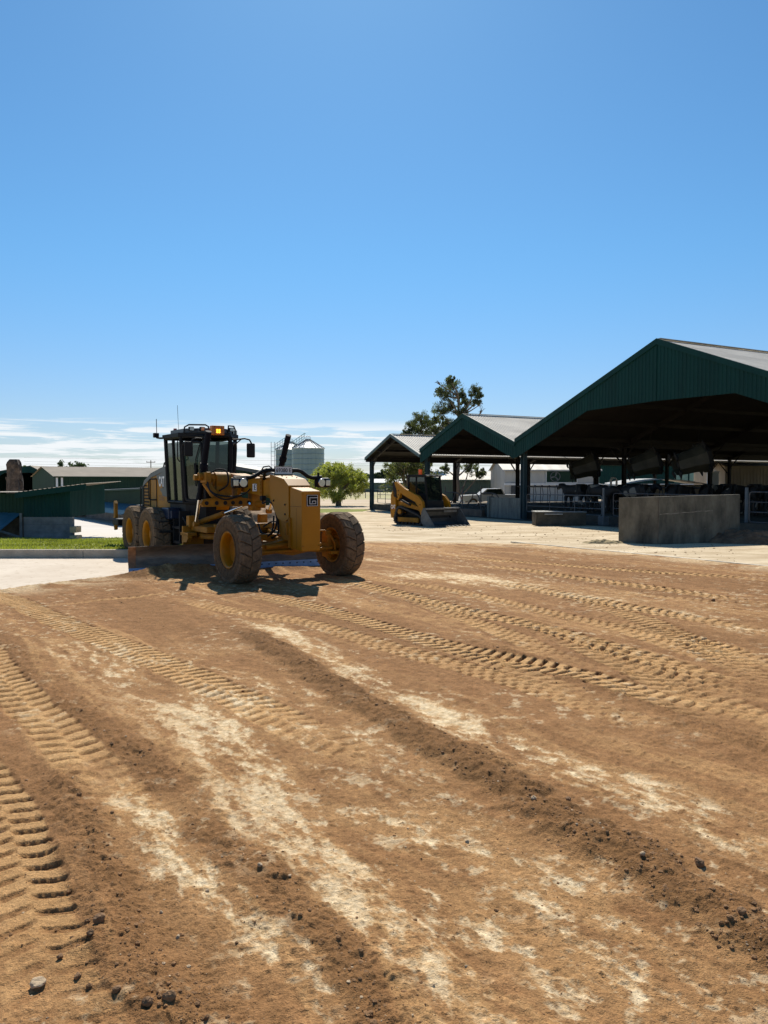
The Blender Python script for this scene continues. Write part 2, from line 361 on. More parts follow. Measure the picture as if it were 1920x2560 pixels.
for k, (pts, w, st, dep) in enumerate(TR):
    idx, b, a, l, L = poly_st(X, Yv, pts, w)
    hw = w/2; inside = 1-ss(hw*.92, hw*1.08, b); e = np.clip(np.minimum(a, L-a)/2.2+(vn(a*2,l*3,k+3)-.5)*.5, 0, 1)
    side = np.sign(l); p = (.165,.15,.19)[k%3]
    ph = a/p+side*.25+np.abs(l)/hw*.38*(1 if k % 2 else -1)+(vn(a*1.3, l*2, k)-.5)*.30+(vn(a*11, l*14, k+5)-.5)*.08
    ph = ph+(.5*ss(.50,.54,np.abs(l)/hw) if (k % 3 != 1 and k < 11) else 0)
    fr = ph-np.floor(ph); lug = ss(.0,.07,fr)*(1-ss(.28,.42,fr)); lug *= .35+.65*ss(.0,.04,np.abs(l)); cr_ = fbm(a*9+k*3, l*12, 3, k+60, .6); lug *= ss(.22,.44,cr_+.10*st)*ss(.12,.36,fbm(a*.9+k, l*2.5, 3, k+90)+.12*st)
    wear_and_shade = .45+.75*fbm(a*1.1+k*7, l*3, 3, k+20); wear_and_shade = np.clip(wear_and_shade*st, 0, 1.25)
    dh = inside*e*(dep*.10+dep*1.5*lug*wear_and_shade-dep*.22*(1-lug)*wear_and_shade)
    rim = np.exp(-((b-hw*1.12)/(hw*.16))**2)*dep*.22*e; LUGSHADE[idx] = np.maximum(LUGSHADE[idx]*.6, inside*e*lug*np.clip(wear_and_shade,0,1))
    TD[idx] = np.where(np.abs(dh) > np.abs(TD[idx]), dh, TD[idx]); H[idx] += rim
    comp[idx] = np.maximum(comp[idx], (1-ss(hw*.85,hw*1.02,b+(vn(a*7,l*7,k)-.5)*hw*.3))*np.clip(e*1.6,0,1)*np.clip(.45+.6*wear_and_shade*min(st,1), 0, 1)*(1-.9*lug))
# fine grain
H -= TD
cl = np.clip(1-comp, .25, 1)
gr = fbm(X*26, Yv*26, 3, 9, .6)-.5
H += gr*.021*cl*(1-.5*LUGSHADE)*(.6+1.0*loose)*np.clip(10/Yv, .3, 1)
lump = np.clip(vn(X*17, Yv*17, 11)-.66, 0, 1)*np.clip(vn(X*2.3, Yv*2.3, 12)+.35*loose-.35, 0, 1)
H += lump*.055*(.35+loose)*cl
H += np.clip(vn(X*38, Yv*38, 41)-.64, 0, 1)*.022*cl*np.clip(8/Yv,.2,1)
H += (fbm(X*9, Yv*9, 3, 91, .7)-.5)*.020*(1-ss(.1,.4,comp+LUGSHADE)*.85)*np.clip(Yv/9,.25,1)
# pale breakup
wv = (fbm(ac_*.5, al_*.5, 3, 70)-.5)*.8; lane = fbm((ac_+wv)*3.2, al_*.16, 4, 71, .6); scr = fbm((ac_+wv*.3)*16, al_*.9, 4, 72, .65)
st1 = fbm(ac_*13, al_*6.5, 5, 14, .78); st2 = fbm((ac_+wv)*3.4, al_*1.1, 5, 15, .68)
H += (scr-.5)*.010*(1-comp)+(lane-.5)*.030
pm = ss(.50, .92, pale*.50+(st1-.5)*1.9+(st2-.5)*1.5+(lane-.5)*.9+.22)*ss(.05,.30,pale)*.85
soft = np.clip(pale*.85, 0, 1)*ss(.30,.62,st2)+.55*ss(.50,.68,lane)*ss(.30,.6,st1+(scr-.5)*.6)
H -= pm*.006
# boundary of the dirt: inside = 1
def side_of(p, q): return ((q[0]-p[0])*(Yv-p[1])-(q[1]-p[1])*(X-p[0]))/math.hypot(q[0]-p[0], q[1]-p[1])   # >0 left of p->q
wig = (fbm(X*1.2, Yv*1.2, 4, 30)-.5)*.9
b1 = -side_of((-7.1,14.15), (-5.55,16.4))+wig*.4       # right of the left edge
b2 = -side_of((-5.55,16.4), (-1.5,26.5))+wig           # behind the grader
b3 = -side_of((-1.5,26.3), (4.75,24.5))+wig
b4 = -side_of((4.75,24.5), (9.0,17.95))+wig*.35
wall = np.where(Yv < 16.4, b1, b2)
ins = np.minimum(np.minimum(wall, b3), b4); inside = ss(-.12, .14, ins)
H = H*inside+.03*inside-.05*(1-inside)
pale_edge = ss(1.6, .0, ins)*ss(.42,.62,fbm(X*1.5,Yv*3,4,33)+.1)
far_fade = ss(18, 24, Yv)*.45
fl2 = ss(.60,.72,fbm(X*9,Yv*9,4,60,.7))*ss(.45,.6,fbm(X*.9,Yv*.9,3,61))*.5
colr = np.zeros((len(X),4), np.float32); colr[:,0] = (1-.9*LUGSHADE)*np.clip(np.maximum(pm*np.clip(.45+pale,0,1),fl2*(1-dark))+pale_edge*.6, 0, 1)
colr[:,1] = np.clip(comp*.9+soft*.85+far_fade*ss(.4,.6,st2), 0, 1); colr[:,2] = np.clip(dark*.9+1.05*LUGSHADE+.32*ss(.47,.34,lane)*(1-pale)*(1-comp), 0, 1); colr[:,3] = 1  # third channel: dark loose soil plus painted groove shade
# heap of soil pushed up in front of the blade
for (hx, hy, rx, ry, hh) in ((-4.45,16.40,.85,.40,.17), (-3.7,16.60,.8,.35,.12), (-5.0,15.95,.6,.35,.09), (-2.2,17.3,.8,.3,.07)):
    dx = (X-hx)*.93+(Yv-hy)*.36; dy = -(X-hx)*.36+(Yv-hy)*.93
    q = (dx/rx)**2+(dy/ry)**2; m = np.exp(-q*1.3); H += m*hh*(.75+.5*fbm(X*6,Yv*6,3,50)); colr[:,2] = np.maximum(colr[:,2], np.clip(m*1.8,0,1)); colr[:,0] *= 1-np.clip(m*3,0,1); H = np.where(inside<.9, H+.05*np.clip(m*6,0,1)*(1-inside), H); inside = np.maximum(inside, np.clip(m*4-.2,0,1))
edge_ = ss(.555, .598, np.abs(X/(Yv+.9))); H = H*(1-edge_)-.064*edge_
nr = len(NR); me = bpy.data.meshes.new('dirt_ground')
me.vertices.add(len(X)); me.vertices.foreach_set('co', np.stack([X,Yv,H],1).astype(np.float32).ravel())
ii = (np.arange(nr-1)[:,None]*NC+np.arange(NC-1)[None,:]).ravel(); q4 = np.stack([ii,ii+1,ii+NC+1,ii+NC],1)
keep = inside[q4].max(1) > .001; q4 = q4[keep]
me.loops.add(q4.size); me.loops.foreach_set('vertex_index', q4.ravel().astype(np.int32))
me.polygons.add(len(q4)); me.polygons.foreach_set('loop_start', (np.arange(len(q4))*4).astype(np.int32)); me.polygons.foreach_set('loop_total', np.full(len(q4),4,np.int32))
me.update(calc_edges=True); me.polygons.foreach_set('use_smooth', np.ones(len(q4), bool))
at = me.color_attributes.new('wear_and_shade', 'FLOAT_COLOR', 'POINT'); at.data.foreach_set('color', colr.ravel())  # holds dust, compaction, dark soil and the painted groove shade
dirt = bpy.data.objects.new('dirt_ground', me); COL.objects.link(dirt); struct(dirt)
HG = H.reshape(nr, NC)
def ground_h(x, y):
    i = int(np.clip(np.searchsorted(NR, y), 0, nr-1)); s_ = x/(y+.9); j = int(np.clip(round((s_+.6)/1.2*(NC-1)), 0, NC-1)); return float(HG[i,j])
def dirt_material():
    m = bpy.data.materials.new('graded_soil'); m.use_nodes = True; nt = m.node_tree; L = nt.links; b = nt.nodes['Principled BSDF']
    b.inputs['Roughness'].default_value = .95; b.inputs['Specular IOR Level'].default_value = .15
    a = nd(nt, 'ShaderNodeVertexColor', layer_name='wear_and_shade'); sp = nd(nt, 'ShaderNodeSeparateColor'); L.new(a.outputs[0], sp.inputs[0])
    tc = nd(nt, 'ShaderNodeTexCoord')
    def noise(s, d=6, r=.6):
        n = nd(nt, 'ShaderNodeTexNoise'); n.inputs['Scale'].default_value = s; n.inputs['Detail'].default_value = d; n.inputs['Roughness'].default_value = r
        L.new(tc.outputs['Object'], n.inputs['Vector']); return n.outputs[0]
    def ramp(x, c0, c1, p0=.3, p1=.7):
        r = nd(nt, 'ShaderNodeMapRange'); r.inputs[1].default_value = p0; r.inputs[2].default_value = p1; L.new(x, r.inputs[0])
        mm = nd(nt, 'ShaderNodeMix', data_type='RGBA'); L.new(r.outputs[0], mm.inputs[0]); mm.inputs[6].default_value = (*c0,1); mm.inputs[7].default_value = (*c1,1); return mm.outputs[2]
    def mix(f, x, y):
        mm = nd(nt, 'ShaderNodeMix', data_type='RGBA'); L.new(f, mm.inputs[0]); L.new(x, mm.inputs[6]); L.new(y, mm.inputs[7]); return mm.outputs[2]
    brown = ramp(noise(5), (.220,.110,.044), (.355,.188,.082))
    grain2 = ramp(noise(21, 6, .8), (.66,.65,.63), (1.28,1.27,1.24), .34, .66)
    grain = ramp(noise(85, 5, .85), (.50,.49,.47), (1.50,1.47,1.42), .32, .68)
    comp_ = ramp(noise(3), (.48,.275,.115), (.63,.390,.180)); palec = ramp(noise(14, 8, .75), (.54,.36,.18), (.86,.70,.46), .36, .58)
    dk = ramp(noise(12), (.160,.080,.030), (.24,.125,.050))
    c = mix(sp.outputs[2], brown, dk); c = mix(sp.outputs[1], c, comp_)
    c2 = nd(nt, 'ShaderNodeMix', data_type='RGBA', blend_type='MULTIPLY'); c2.inputs[0].default_value = .75; L.new(c, c2.inputs[6]); L.new(grain, c2.inputs[7])
    c = mix(sp.outputs[0], c2.outputs[2], palec)
    c3 = nd(nt, 'ShaderNodeMix', data_type='RGBA', blend_type='MULTIPLY'); c3.inputs[0].default_value = .8; L.new(c, c3.inputs[6]); L.new(grain2, c3.inputs[7]); L.new(c3.outputs[2], b.inputs['Base Color'])
    bp = nd(nt, 'ShaderNodeBump'); bp.inputs['Strength'].default_value = .8; bp.inputs['Distance'].default_value = .014
    ad = nd(nt, 'ShaderNodeMath', operation='ADD'); L.new(noise(110, 3, .7), ad.inputs[0]); L.new(noise(38, 4, .7), ad.inputs[1]); L.new(ad.outputs[0], bp.inputs['Height'])
    L.new(bp.outputs[0], b.inputs['Normal']); return m
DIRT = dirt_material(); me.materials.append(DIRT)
#PART2
# ------------------------------------------------------------------ terrain sheets
def low(x, y):                        # the yard on the left lies half a metre lower
    def s(a, b, t):
        t = min(1, max(0, (t-a)/(b-a))); return t*t*(3-2*t)
    return s(21.5, 33, y)*s(.19, .26, -x/max(y,1))
def sheet_mat(name, c0, c1, sc1, sc2=20, bump=.4, p0=.35, p1=.65, stretch=(1,1,1), c2=None):
    m = bpy.data.materials.new(name); m.use_nodes = True; nt = m.node_tree; L = nt.links; b = nt.nodes['Principled BSDF']
    b.inputs['Roughness'].default_value = .95; b.inputs['Specular IOR Level'].default_value = .15
    tc = nd(nt, 'ShaderNodeTexCoord'); mp = nd(nt, 'ShaderNodeMapping'); mp.inputs['Scale'].default_value = stretch; L.new(tc.outputs['Object'], mp.inputs[0])
    n = nd(nt, 'ShaderNodeTexNoise'); n.inputs['Scale'].default_value = sc1; n.inputs['Detail'].default_value = 10; n.inputs['Roughness'].default_value = .7; L.new(mp.outputs[0], n.inputs['Vector'])
    r = nd(nt, 'ShaderNodeMapRange'); r.inputs[1].default_value = p0; r.inputs[2].default_value = p1; L.new(n.outputs[0], r.inputs[0])
    mm = nd(nt, 'ShaderNodeMix', data_type='RGBA'); L.new(r.outputs[0], mm.inputs[0]); mm.inputs[6].default_value = (*c0,1); mm.inputs[7].default_value = (*c1,1)
    n2 = nd(nt, 'ShaderNodeTexNoise'); n2.inputs['Scale'].default_value = sc2; n2.inputs['Detail'].default_value = 8; n2.inputs['Roughness'].default_value = .7; L.new(mp.outputs[0], n2.inputs['Vector'])
    out = mm.outputs[2]
    if c2:
        r2 = nd(nt, 'ShaderNodeMapRange'); r2.inputs[1].default_value = .56; r2.inputs[2].default_value = .70; L.new(n2.outputs[0], r2.inputs[0])
        m2 = nd(nt, 'ShaderNodeMix', data_type='RGBA'); L.new(r2.outputs[0], m2.inputs[0]); L.new(out, m2.inputs[6]); m2.inputs[7].default_value = (*c2,1); out = m2.outputs[2]
    L.new(out, b.inputs['Base Color'])
    bp = nd(nt, 'ShaderNodeBump'); bp.inputs['Strength'].default_value = bump; bp.inputs['Distance'].default_value = .03; L.new(n2.outputs[0], bp.inputs['Height']); L.new(bp.outputs[0], b.inputs['Normal'])
    return m
PLAIN = sheet_mat('dry_grassland', (.36,.33,.16), (.50,.42,.26), .05, 1.2, c2=(.24,.27,.10))
YARD = sheet_mat('pale_gravel_yard', (.46,.35,.22), (.66,.54,.37), .9, 9, bump=.8, c2=(.36,.26,.15), stretch=(.45,1,1), p0=.42, p1=.60)
APRON = sheet_mat('beige_apron', (.56,.47,.37), (.66,.57,.46), .6, 5, bump=.2, c2=(.40,.31,.21))
ROADM = sheet_mat('pale_road', (.60,.55,.49), (.70,.65,.59), .3, 4, bump=.15, c2=(.52,.46,.40), stretch=(.4,1,1))
TRACKM = sheet_mat('gravel_track', (.46,.36,.25), (.58,.47,.34), .2, 3, c2=(.38,.34,.19), stretch=(.3,1,1))
GRASSM = sheet_mat('green_turf', (.15,.17,.035), (.25,.26,.06), .8, 14, c2=(.33,.32,.12))
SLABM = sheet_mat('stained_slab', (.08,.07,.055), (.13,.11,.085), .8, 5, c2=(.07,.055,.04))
def grid_sheet(name, m, xs, ys, hf, kind=True):
    mb = MB(); nx = len(xs); vs = [(x, y, hf(x, y)) for y in ys for x in xs]
    mb.add(vs, [(j*nx+i, j*nx+i+1, (j+1)*nx+i+1, (j+1)*nx+i) for j in range(len(ys)-1) for i in range(nx-1)], True)
    o = mb.build(name, m); return struct(o) if kind else o
def lin(a, b, n): return [a+(b-a)*i/(n-1) for i in range(n)]
xs = [-4000,-1500,-600,-250,-120]+lin(-80,60,90)+[120,250,600,1500,4000]
ys = [-200,-60,-20,0]+lin(4,110,100)+[130,180,260,500,1000,2000,6000]
grid_sheet('ground', PLAIN, xs, ys, lambda x,y: -.07-.55*low(x,y) if y < 600 else -.07)
def polysheet(name, m, pts, z): 
    mb = MB(); mb.add([(p[0],p[1],z) for p in pts], [list(range(len(pts)))]); return struct(mb.build(name, m))
polysheet('yard', YARD, [(-4.4,15.5),(2,14),(9,10),(30,6),(40,20),(40,40),(21,52),(10,60),(-1.5,60),(-9.5,48),(-10,36),(-6.8,28),(-5.7,20.33)], -.035)
polysheet('concrete_apron', APRON, [(-30,20.4),(-30,-19),(-4.2,17),(-5.6,20.4)], -.022)
polysheet('dirt_base', DIRT, [(-29,-20),(45,-20),(30,-13),(9.3,17.2),(4,16),(-5,15.6)], -.064)
polysheet('gravel_track', TRACKM, [(-30,57),(-1.5,57),(8,66),(45,66),(45,90),(-45,90)], -.055)
polysheet('field_grass', GRASSM, [(-9.3,47),(-1.5,53),(-.9,57.2),(-4,58.5),(-20,58)], -.03)
# pale concrete edge strip of the yard
e0, e1 = Vector((4.75,24.5,0)), Vector((9.0,17.95,0)); dd = (e1-e0).normalized(); nn = Vector((-dd.y,dd.x,0)); 
mb = MB(); A0 = e0-dd*1.2; A1 = e1+dd*9
mb.add([A0+nn*.14+Vector((0,0,-.02)), A1+nn*.14+Vector((0,0,-.02)), A1+nn*.14+Vector((0,0,.02)), A0+nn*.14+Vector((0,0,.02)), A0+nn*.27+Vector((0,0,.02)), A1+nn*.27+Vector((0,0,.02))], [(0,1,2,3),(3,2,5,4)])
struct(mb.build('slab_edge', mat('bleached_edge', (.64,.57,.45), .9, 0, .25, 2.0, dust=.45, dustcol=(.5,.38,.24))))
# the low yard on the left
polysheet('pale_road', ROADM, [(-30,31),(-13.4,31.5),(-11.5,33.8),(-9.5,44),(-8,62),(-30,75),(-45,75)], -.60)
def lawn_h(x, y): return .185-.60*low(x*1.25, y)+.03*math.sin(x*1.3)*math.sin(y*.9)
grid_sheet('lawn', GRASSM, lin(-26,-5.6,60), lin(20.55,33.2,40), lambda x,y: lawn_h(x,y)+ (0 if x<-8.5 else .0))
# grass blades on the lawn
mb = MB(); 
for i in range(26000):
    y = 20.6+12.3*random.random()**1.2; x = -.15*y-2.5-random.random()*(.42*y)
    if x > -5.8: continue
    h = .03+.05*random.random(); a = random.random()*PI; dx, dy = math.cos(a)*.018, math.sin(a)*.018; z = lawn_h(x,y)-.005
    lx, ly = random.uniform(-.03,.03), random.uniform(-.03,.03)
    mb.add([(x-dx,y-dy,z),(x+dx,y+dy,z),(x+lx,y+ly,z+h)], [(0,1,2)])
BLADE = mat('grass_blade', (.22,.245,.045), .6, 0, .35, .7); leafify(BLADE)
o = mb.build('grass', BLADE); o['kind'] = 'stuff'; o['label'] = 'short green lawn grass behind the low concrete kerb wall'; o['category'] = 'grass'
# low kerb wall on the left
mb = MB(); 
for i in range(5): mb.box(-17.6+2.4*i, -15.208+2.4*i, 20.42, 20.60, -.05, .20+.0*i, ch=.012)
o = mb.build('kerb_wall', CONCP); tag(o, 'low grey concrete kerb wall in front of the green lawn', 'kerb')

# mound with grass behind the grader
def mound(name, label, cat, cx, cy, rx, ry, h, m, n=46, rough=.35, seed=3, rz=0, z0=-.05):
    mb = MB(); g = np.linspace(-1,1,n); gx, gy = np.meshgrid(g, g); q = gx**2+gy**2
    hh = h*np.clip(1-q,0,1)**.8*(1-rough+2*rough*fbm(gx*3.5+seed*3, gy*3.5, 4, seed, .65))
    c, s = math.cos(rz), math.sin(rz)
    vs = [(cx+gx[i,j]*rx*c-gy[i,j]*ry*s, cy+gx[i,j]*rx*s+gy[i,j]*ry*c, z0+hh[i,j]) for i in range(n) for j in range(n)]
    mb.add(vs, [(i*n+j,i*n+j+1,(i+1)*n+j+1,(i+1)*n+j) for i in range(n-1) for j in range(n-1)], True)
    o = mb.build(name, m); return tag(o, label, cat)
SOIL2 = mat('heaped_soil', (.32,.20,.11), .95, 0, .4, 3, dust=.3, dustcol=(.45,.31,.19), bump=.8, bscale=14)
MANURE = mat('dark_heap', (.15,.095,.055), .95, 0, .5, 3, dust=.3, dustcol=(.32,.22,.13), bump=.9, bscale=12)
mound('soil_mound', 'brown soil mound topped by grass behind the yellow grader', 'mound', -5.6, 36, 4.2, 1.6, .85, SOIL2, seed=5)
mound('manure_heap', 'dark crumbly heap on the ground right of the concrete wall', 'heap', 12.6, 25.6, 2.4, .75, .42, MANURE, seed=8, rough=.75, n=70, rz=R(-20))
mound('silage_heap', 'small straw coloured heap at the left foot of the concrete wall', 'heap', 7.3, 25.6, .75, .3, .12, mat('straw', (.38,.29,.15), .95, 0, .4, 5, bump=.8, bscale=20), seed=9, rough=.7)

# ------------------------------------------------------------------ stones and clods
def rockmesh(name, r, sd, sub=2, amp=.35, fl=.7):
    bm = bmesh.new(); bmesh.ops.create_icosphere(bm, subdivisions=sub, radius=r); q = random.Random(sd)
    ax = [(Vector((q.gauss(0,1),q.gauss(0,1),q.gauss(0,1))).normalized(), q.uniform(.55,.9)) for _ in range(9)]
    for v in bm.verts:
        d = v.co.normalized(); k = 1
        for a, c in ax: 
            t = d.dot(a)
            if t > c: k = min(k, c/t)
        v.co = v.co*k*(1+q.uniform(-.06,.06)*amp*2); v.co.z *= fl
    me = bpy.data.meshes.new(name); bm.to_mesh(me); bm.free(); return me
ROCKS = [((95,2482), .050, STONE, 'largest pale flat stone at the lower left of the dirt'),
 ((250,2335), .047, STONED, 'rounded brown stone on the loose ridge near the left tyre tread'),
 ((226,2372), .026, STONED, 'brown stone just below the rounded stone near the left tread'),
 ((150,2418), .026, STONED, 'dark stone in the tread marks at the far left'),
 ((196,2468), .028, STONED, 'upright dark clod right of the pale flat stone'),
 ((424,2538), .042, STONED, 'tall dark clod at the bottom edge of the ground'),
 ((370,2550), .036, STONED, 'squat brown clod left of the tall clod at the bottom edge'),
 ((293,2515), .030, STONED, 'dark clod on the loose ridge right of the pale flat stone'),
 ((1748,2182), .050, STONED, 'lone brown clod on the windrow at the right'),
 ((1420,2022), .030, STONED, 'flat dark clod on the middle of the windrow'),
 ((1853,2335), .038, STONED, 'brown clod low on the windrow at the far right'),
 ((1334,2028), .028, STONE, 'small pale stone at the windrow foot'),
 ((403,2290), .016, STONE, 'tiny white stone on bare dirt right of the loose left ridge'),
 ((445,2352), .018, STONE, 'small pale chip on bare dirt below the tiny white stone'),
 ((518,2240), .018, STONE, 'pale angular stone on the dusty streak at the lower left'),
 ((650,2197), .022, STONE, 'grey stone by the loose ridge in the lower middle'),
 ((1167,2112), .022, STONE, 'grey flat stone on the dusty streak left of the windrow'),
 ((1605,2180), .026, STONE, 'pale stone at the lower foot of the windrow'),
 ((1783,1507), .055, STONED, 'lone dark clod on the dirt at the far right')]
for i, ((px,py), r, m, lab) in enumerate(ROCKS):
    x, y = G(px, py); me_ = rockmesh('stone', r*.62, i+40, 3, .35, .68 if r > .045 and m is STONE else .85); me_.materials.append(m)
    o = bpy.data.objects.new('stone' if m is STONE else 'clod', me_); COL.objects.link(o); o.location = (x, y, ground_h(x,y)+r*.25); o.rotation_euler = (0,0,i*1.3); tag(o, lab, 'stone' if m is STONE else 'clod')
base = []
for k in range(6):
    t = rockmesh('t', 1, k+90, 1, .5, .8); base.append(([v.co.copy() for v in t.vertices], [list(p.vertices) for p in t.polygons])); bpy.data.meshes.remove(t)
def scatter(name, label, m, n, f):
    VS = []; FS = []; off = 0; q = random.Random(len(name))
    for _ in range(n):
        r = f(q)
        if r is None: continue
        x, y, s = r; v, fc = base[q.randrange(6)]; a = q.random()*6.28; c, s_ = math.cos(a)*s, math.sin(a)*s; z = ground_h(x,y)-s*.05; hz = s*q.uniform(.6,1.1)
        VS += [(x+p.x*c-p.y*s_, y+p.x*s_+p.y*c, z+p.z*hz) for p in v]; FS += [[i+off for i in g] for g in fc]; off += len(v)
    me = bpy.data.meshes.new(name); me.from_pydata(VS, [], FS); me.materials.append(m); o = bpy.data.objects.new(name, me); COL.objects.link(o)
    o['kind'] = 'stuff'; o['label'] = label; o['category'] = 'soil'
LO = colr[:,2].reshape(nr, NC)
def pick(q, smin, smax, wl=1.0, pw=1.6, thr=.25):
    i = int(nr*q.random()**1.0); i = min(i, nr-1); j = q.randrange(60, NC-60); d = LO[i,j]
    if q.random() > thr+wl*d: return None
    y = NR[i]; x = sg[j]*(y+.9); s = smin+(smax-smin)*q.random()**7*(1 if d > .25 else .6); return (x+q.uniform(-.02,.02), y, s*(1+y*.02))
scatter('soil_clods', 'loose brown clods scattered over the graded dirt', CLOD, 150000, lambda q: pick(q, .0016, .0065, .6, thr=.22) if q.random() < .78 else pick(q, .003, .019, .75, thr=.05))
scatter('windrow_crumbs', 'crumbly clods heaped along the loose soil ridges', CLOD, 130000, lambda q: pick(q, .0028, .014, 1.6, thr=-.55))
scatter('gravel', 'pale pebbles scattered over the graded dirt', STONE, 16000, lambda q: pick(q, .0022, .012, .2, thr=.12))

# ------------------------------------------------------------------ shared parts
def decal_G(mb, M):     # square G emblem: light frame, inner rings
    return mb
def loop_rail(mb, x0, x1, z0, z1, r, c=.10, y=0):
    pts = [(x0,y,z0+c),(x0,y,z1-c),(x0+c*.3,y,z1-c*.3),(x0+c,y,z1),(x1-c,y,z1),(x1-c*.3,y,z1-c*.3),(x1,y,z1-c),(x1,y,z0+c),(x1-c*.3,y,z0+c*.3),(x1-c,y,z0),(x0+c,y,z0),(x0+c*.3,y,z0+c*.3),(x0,y,z0+c)]
    mb.tube(pts, r, 8); return mb

# ------------------------------------------------------------------ tyre
def tyre_parts(w_obj, Rr, w, rim, face, n=19):
    hw = w/2
    mb = MB(); b0 = Rr*.955
    prof = [(rim,-hw*.72),(rim+.02,-hw*.86),(rim+(b0-rim)*.35,-hw*.99),(rim+(b0-rim)*.6,-hw*1.0),(b0-.045,-hw*.96),(b0-.008,-hw*.80),(b0,-hw*.4),(b0,hw*.4),(b0-.008,hw*.80),(b0-.045,hw*.96),(rim+(b0-rim)*.6,hw*1.0),(rim+(b0-rim)*.35,hw*.99),(rim+.02,hw*.86),(rim,hw*.72)]
    mb.lathe(prof, 64)
    for s in (-1,1):                                  # moulded rings on the side wall
        mb.lathe([(rim+.035,s*hw*.93),(rim+.045,s*hw*1.02),(rim+.06,s*hw*.96)], 48)
        mb.lathe([(b0-.10,s*hw*.985),(b0-.09,s*hw*1.035),(b0-.075,s*hw*.98)], 48)
    t = mb.build('tyre', RUB, w_obj)
    mb = MB()                                         # chevron blocks
    for s in (-1,1):
        for i in range(n):
            th0 = 2*PI*(i+(.5 if s > 0 else 0))/n; wd = 2*PI/n*.432
            cols = [(.025,0,Rr),(.45,.06,Rr*1.0),(.80,.12,Rr*.99),(.98,.14,Rr*.955),(1.02,.145,Rr*.89)]
            vs = []
            for lat, sh, rr in cols:
                for e in (-1,1):
                    ww = wd*(1 if lat < .5 else .92)
                    a = th0+sh+e*ww
                    vs.append((rr*math.cos(a), s*lat*hw, rr*math.sin(a)))
                for e in (1,-1):
                    a = th0+sh+e*wd*1.12; ri = min(rr-.03, b0-.02); vs.append((ri*math.cos(a), s*lat*hw*.97, ri*math.sin(a)))
            fs = []
            for k in range(len(cols)-1):
                for q in range(4): fs.append((4*k+q, 4*k+(q+1)%4, 4*k+4+(q+1)%4, 4*k+4+q))
            fs += [(0,1,2,3), tuple(len(vs)-4+q for q in (3,2,1,0))]
            mb.add(vs, fs)
    o = mb.build('tread', RUBT, w_obj); fix_normals(o)
    return t

# ------------------------------------------------------------------ THE GRADER
OG = Vector((-1.925, 15.755, 0)); RZG = math.atan2(-math.cos(PHI), math.sin(PHI))
grader = thing('motor_grader', 'large yellow motor grader with black cab working on the brown dirt', 'grader', OG, RZG)
MG = Matrix.Translation(OG) @ Matrix.Rotation(RZG, 4, 'Z'); MGI = MG.inverted()
P = lambda mb, n, m, par=grader: mb.build(n, m, par)
def wheel(u, v, out, front=False, steer=0, lean=0):
    Rr, w, rim = .69, .44, .335
    h = MB()
    if front:
        dz = .16*out
        h.lathe([(0,out*.02),(.10,out*.02),(.13,out*.0),(rim-.03,out*.02)], 28)
        h.lathe([(0,-out*.16),(.11,-out*.16),(.13,-out*.05),(.13,out*.0)], 20)
        for k in range(10): a = k*PI/5; h.cyl((.20*math.cos(a),-out*.0,.20*math.sin(a)), (.20*math.cos(a),-out*.035,.20*math.sin(a)), .014, n=6)
        h.cyl((0,-out*.16,0), (0,-out*.34,0), .09, .07, 14)
    else:
        h.lathe([(0,out*.10),(.12,out*.10),(.15,out*.03),(rim-.02,out*.0)], 28)
        for k in range(12): a = k*PI/6; h.cyl((.2*math.cos(a),out*.02,.2*math.sin(a)), (.2*math.cos(a),out*.055,.2*math.sin(a)), .014, n=6)
        h.cyl((0,0,0), (0,-out*.3,0), .12, n=14)
    o = h.build('wheel', YELD if front else YELP, grader); o.location = (u, v, Rr-.015); o.rotation_euler = (lean, 0, steer)
    r = MB(); hw = w/2
    r.lathe([(rim+.035,-hw*.78),(rim+.038,-hw*.9),(rim+.01,-hw*.93),(rim-.015,-hw*.75),(rim-.03,-hw*.3),(rim-.03,hw*.3),(rim-.015,hw*.75),(rim+.01,hw*.93),(rim+.038,hw*.9),(rim+.035,hw*.78)], 44)
    r.lathe([(rim-.028,-.02),(rim-.05,0),(rim-.028,.02)], 32)
    r.build('rim', YELP, o); tyre_parts(o, Rr, w, rim, out)
    return o
wheel(0, -1.165, -1, True, R(2), 0); wheel(0, 1.165, 1, True, R(2), 0)
for u in (-5.3, -6.82):
    wheel(u, -1.13, -1); wheel(u, 1.13, 1)
# front axle
m = MB(); m.prism([(-.9,.52),(-.35,.56),(0,.50),(.35,.56),(.9,.52),(.9,.70),(.4,.78),(0,.86),(-.4,.78),(-.9,.70)], 'x', -.12, .10)
for s in (-1,1): m.box(-.13,.12,s*.86-.05,s*.86+.05,.42,.92,ch=.02); m.cyl((0,s*.78,.62),(0,s*1.05,.66),.10,n=14)
P(m, 'front_axle', YELD)
m = MB(); m.tube([(-.42,-.85,.86),(-.42,.85,.88)], .035, 8); m.tube([(.17,-.88,.60),(.17,.9,.62)], .03, 8); m.box(-.5,-.36,-.55,.3,.80,.92,ch=.015); P(m, 'lean_bar', YELD)
m = MB(); m.cyl((.16,-.62,.70),(.16,-.1,.74),.045,n=12); m.cyl((.16,.62,.70),(.16,.1,.74),.045,n=12); P(m, 'steering_cylinder', YELD)
m = MB(); m.box(.05,.30,.80,1.05,.50,.56); m.tube([(.1,.88,.9),(.18,.95,.72),(.12,1.0,.52)],.03,8); m.box(-.05,.1,.78,.92,.86,.98,ch=.01); m.tube([(.02,.62,.98),(.04,.80,.98)],.02,8); P(m, 'kingpin', YELD)
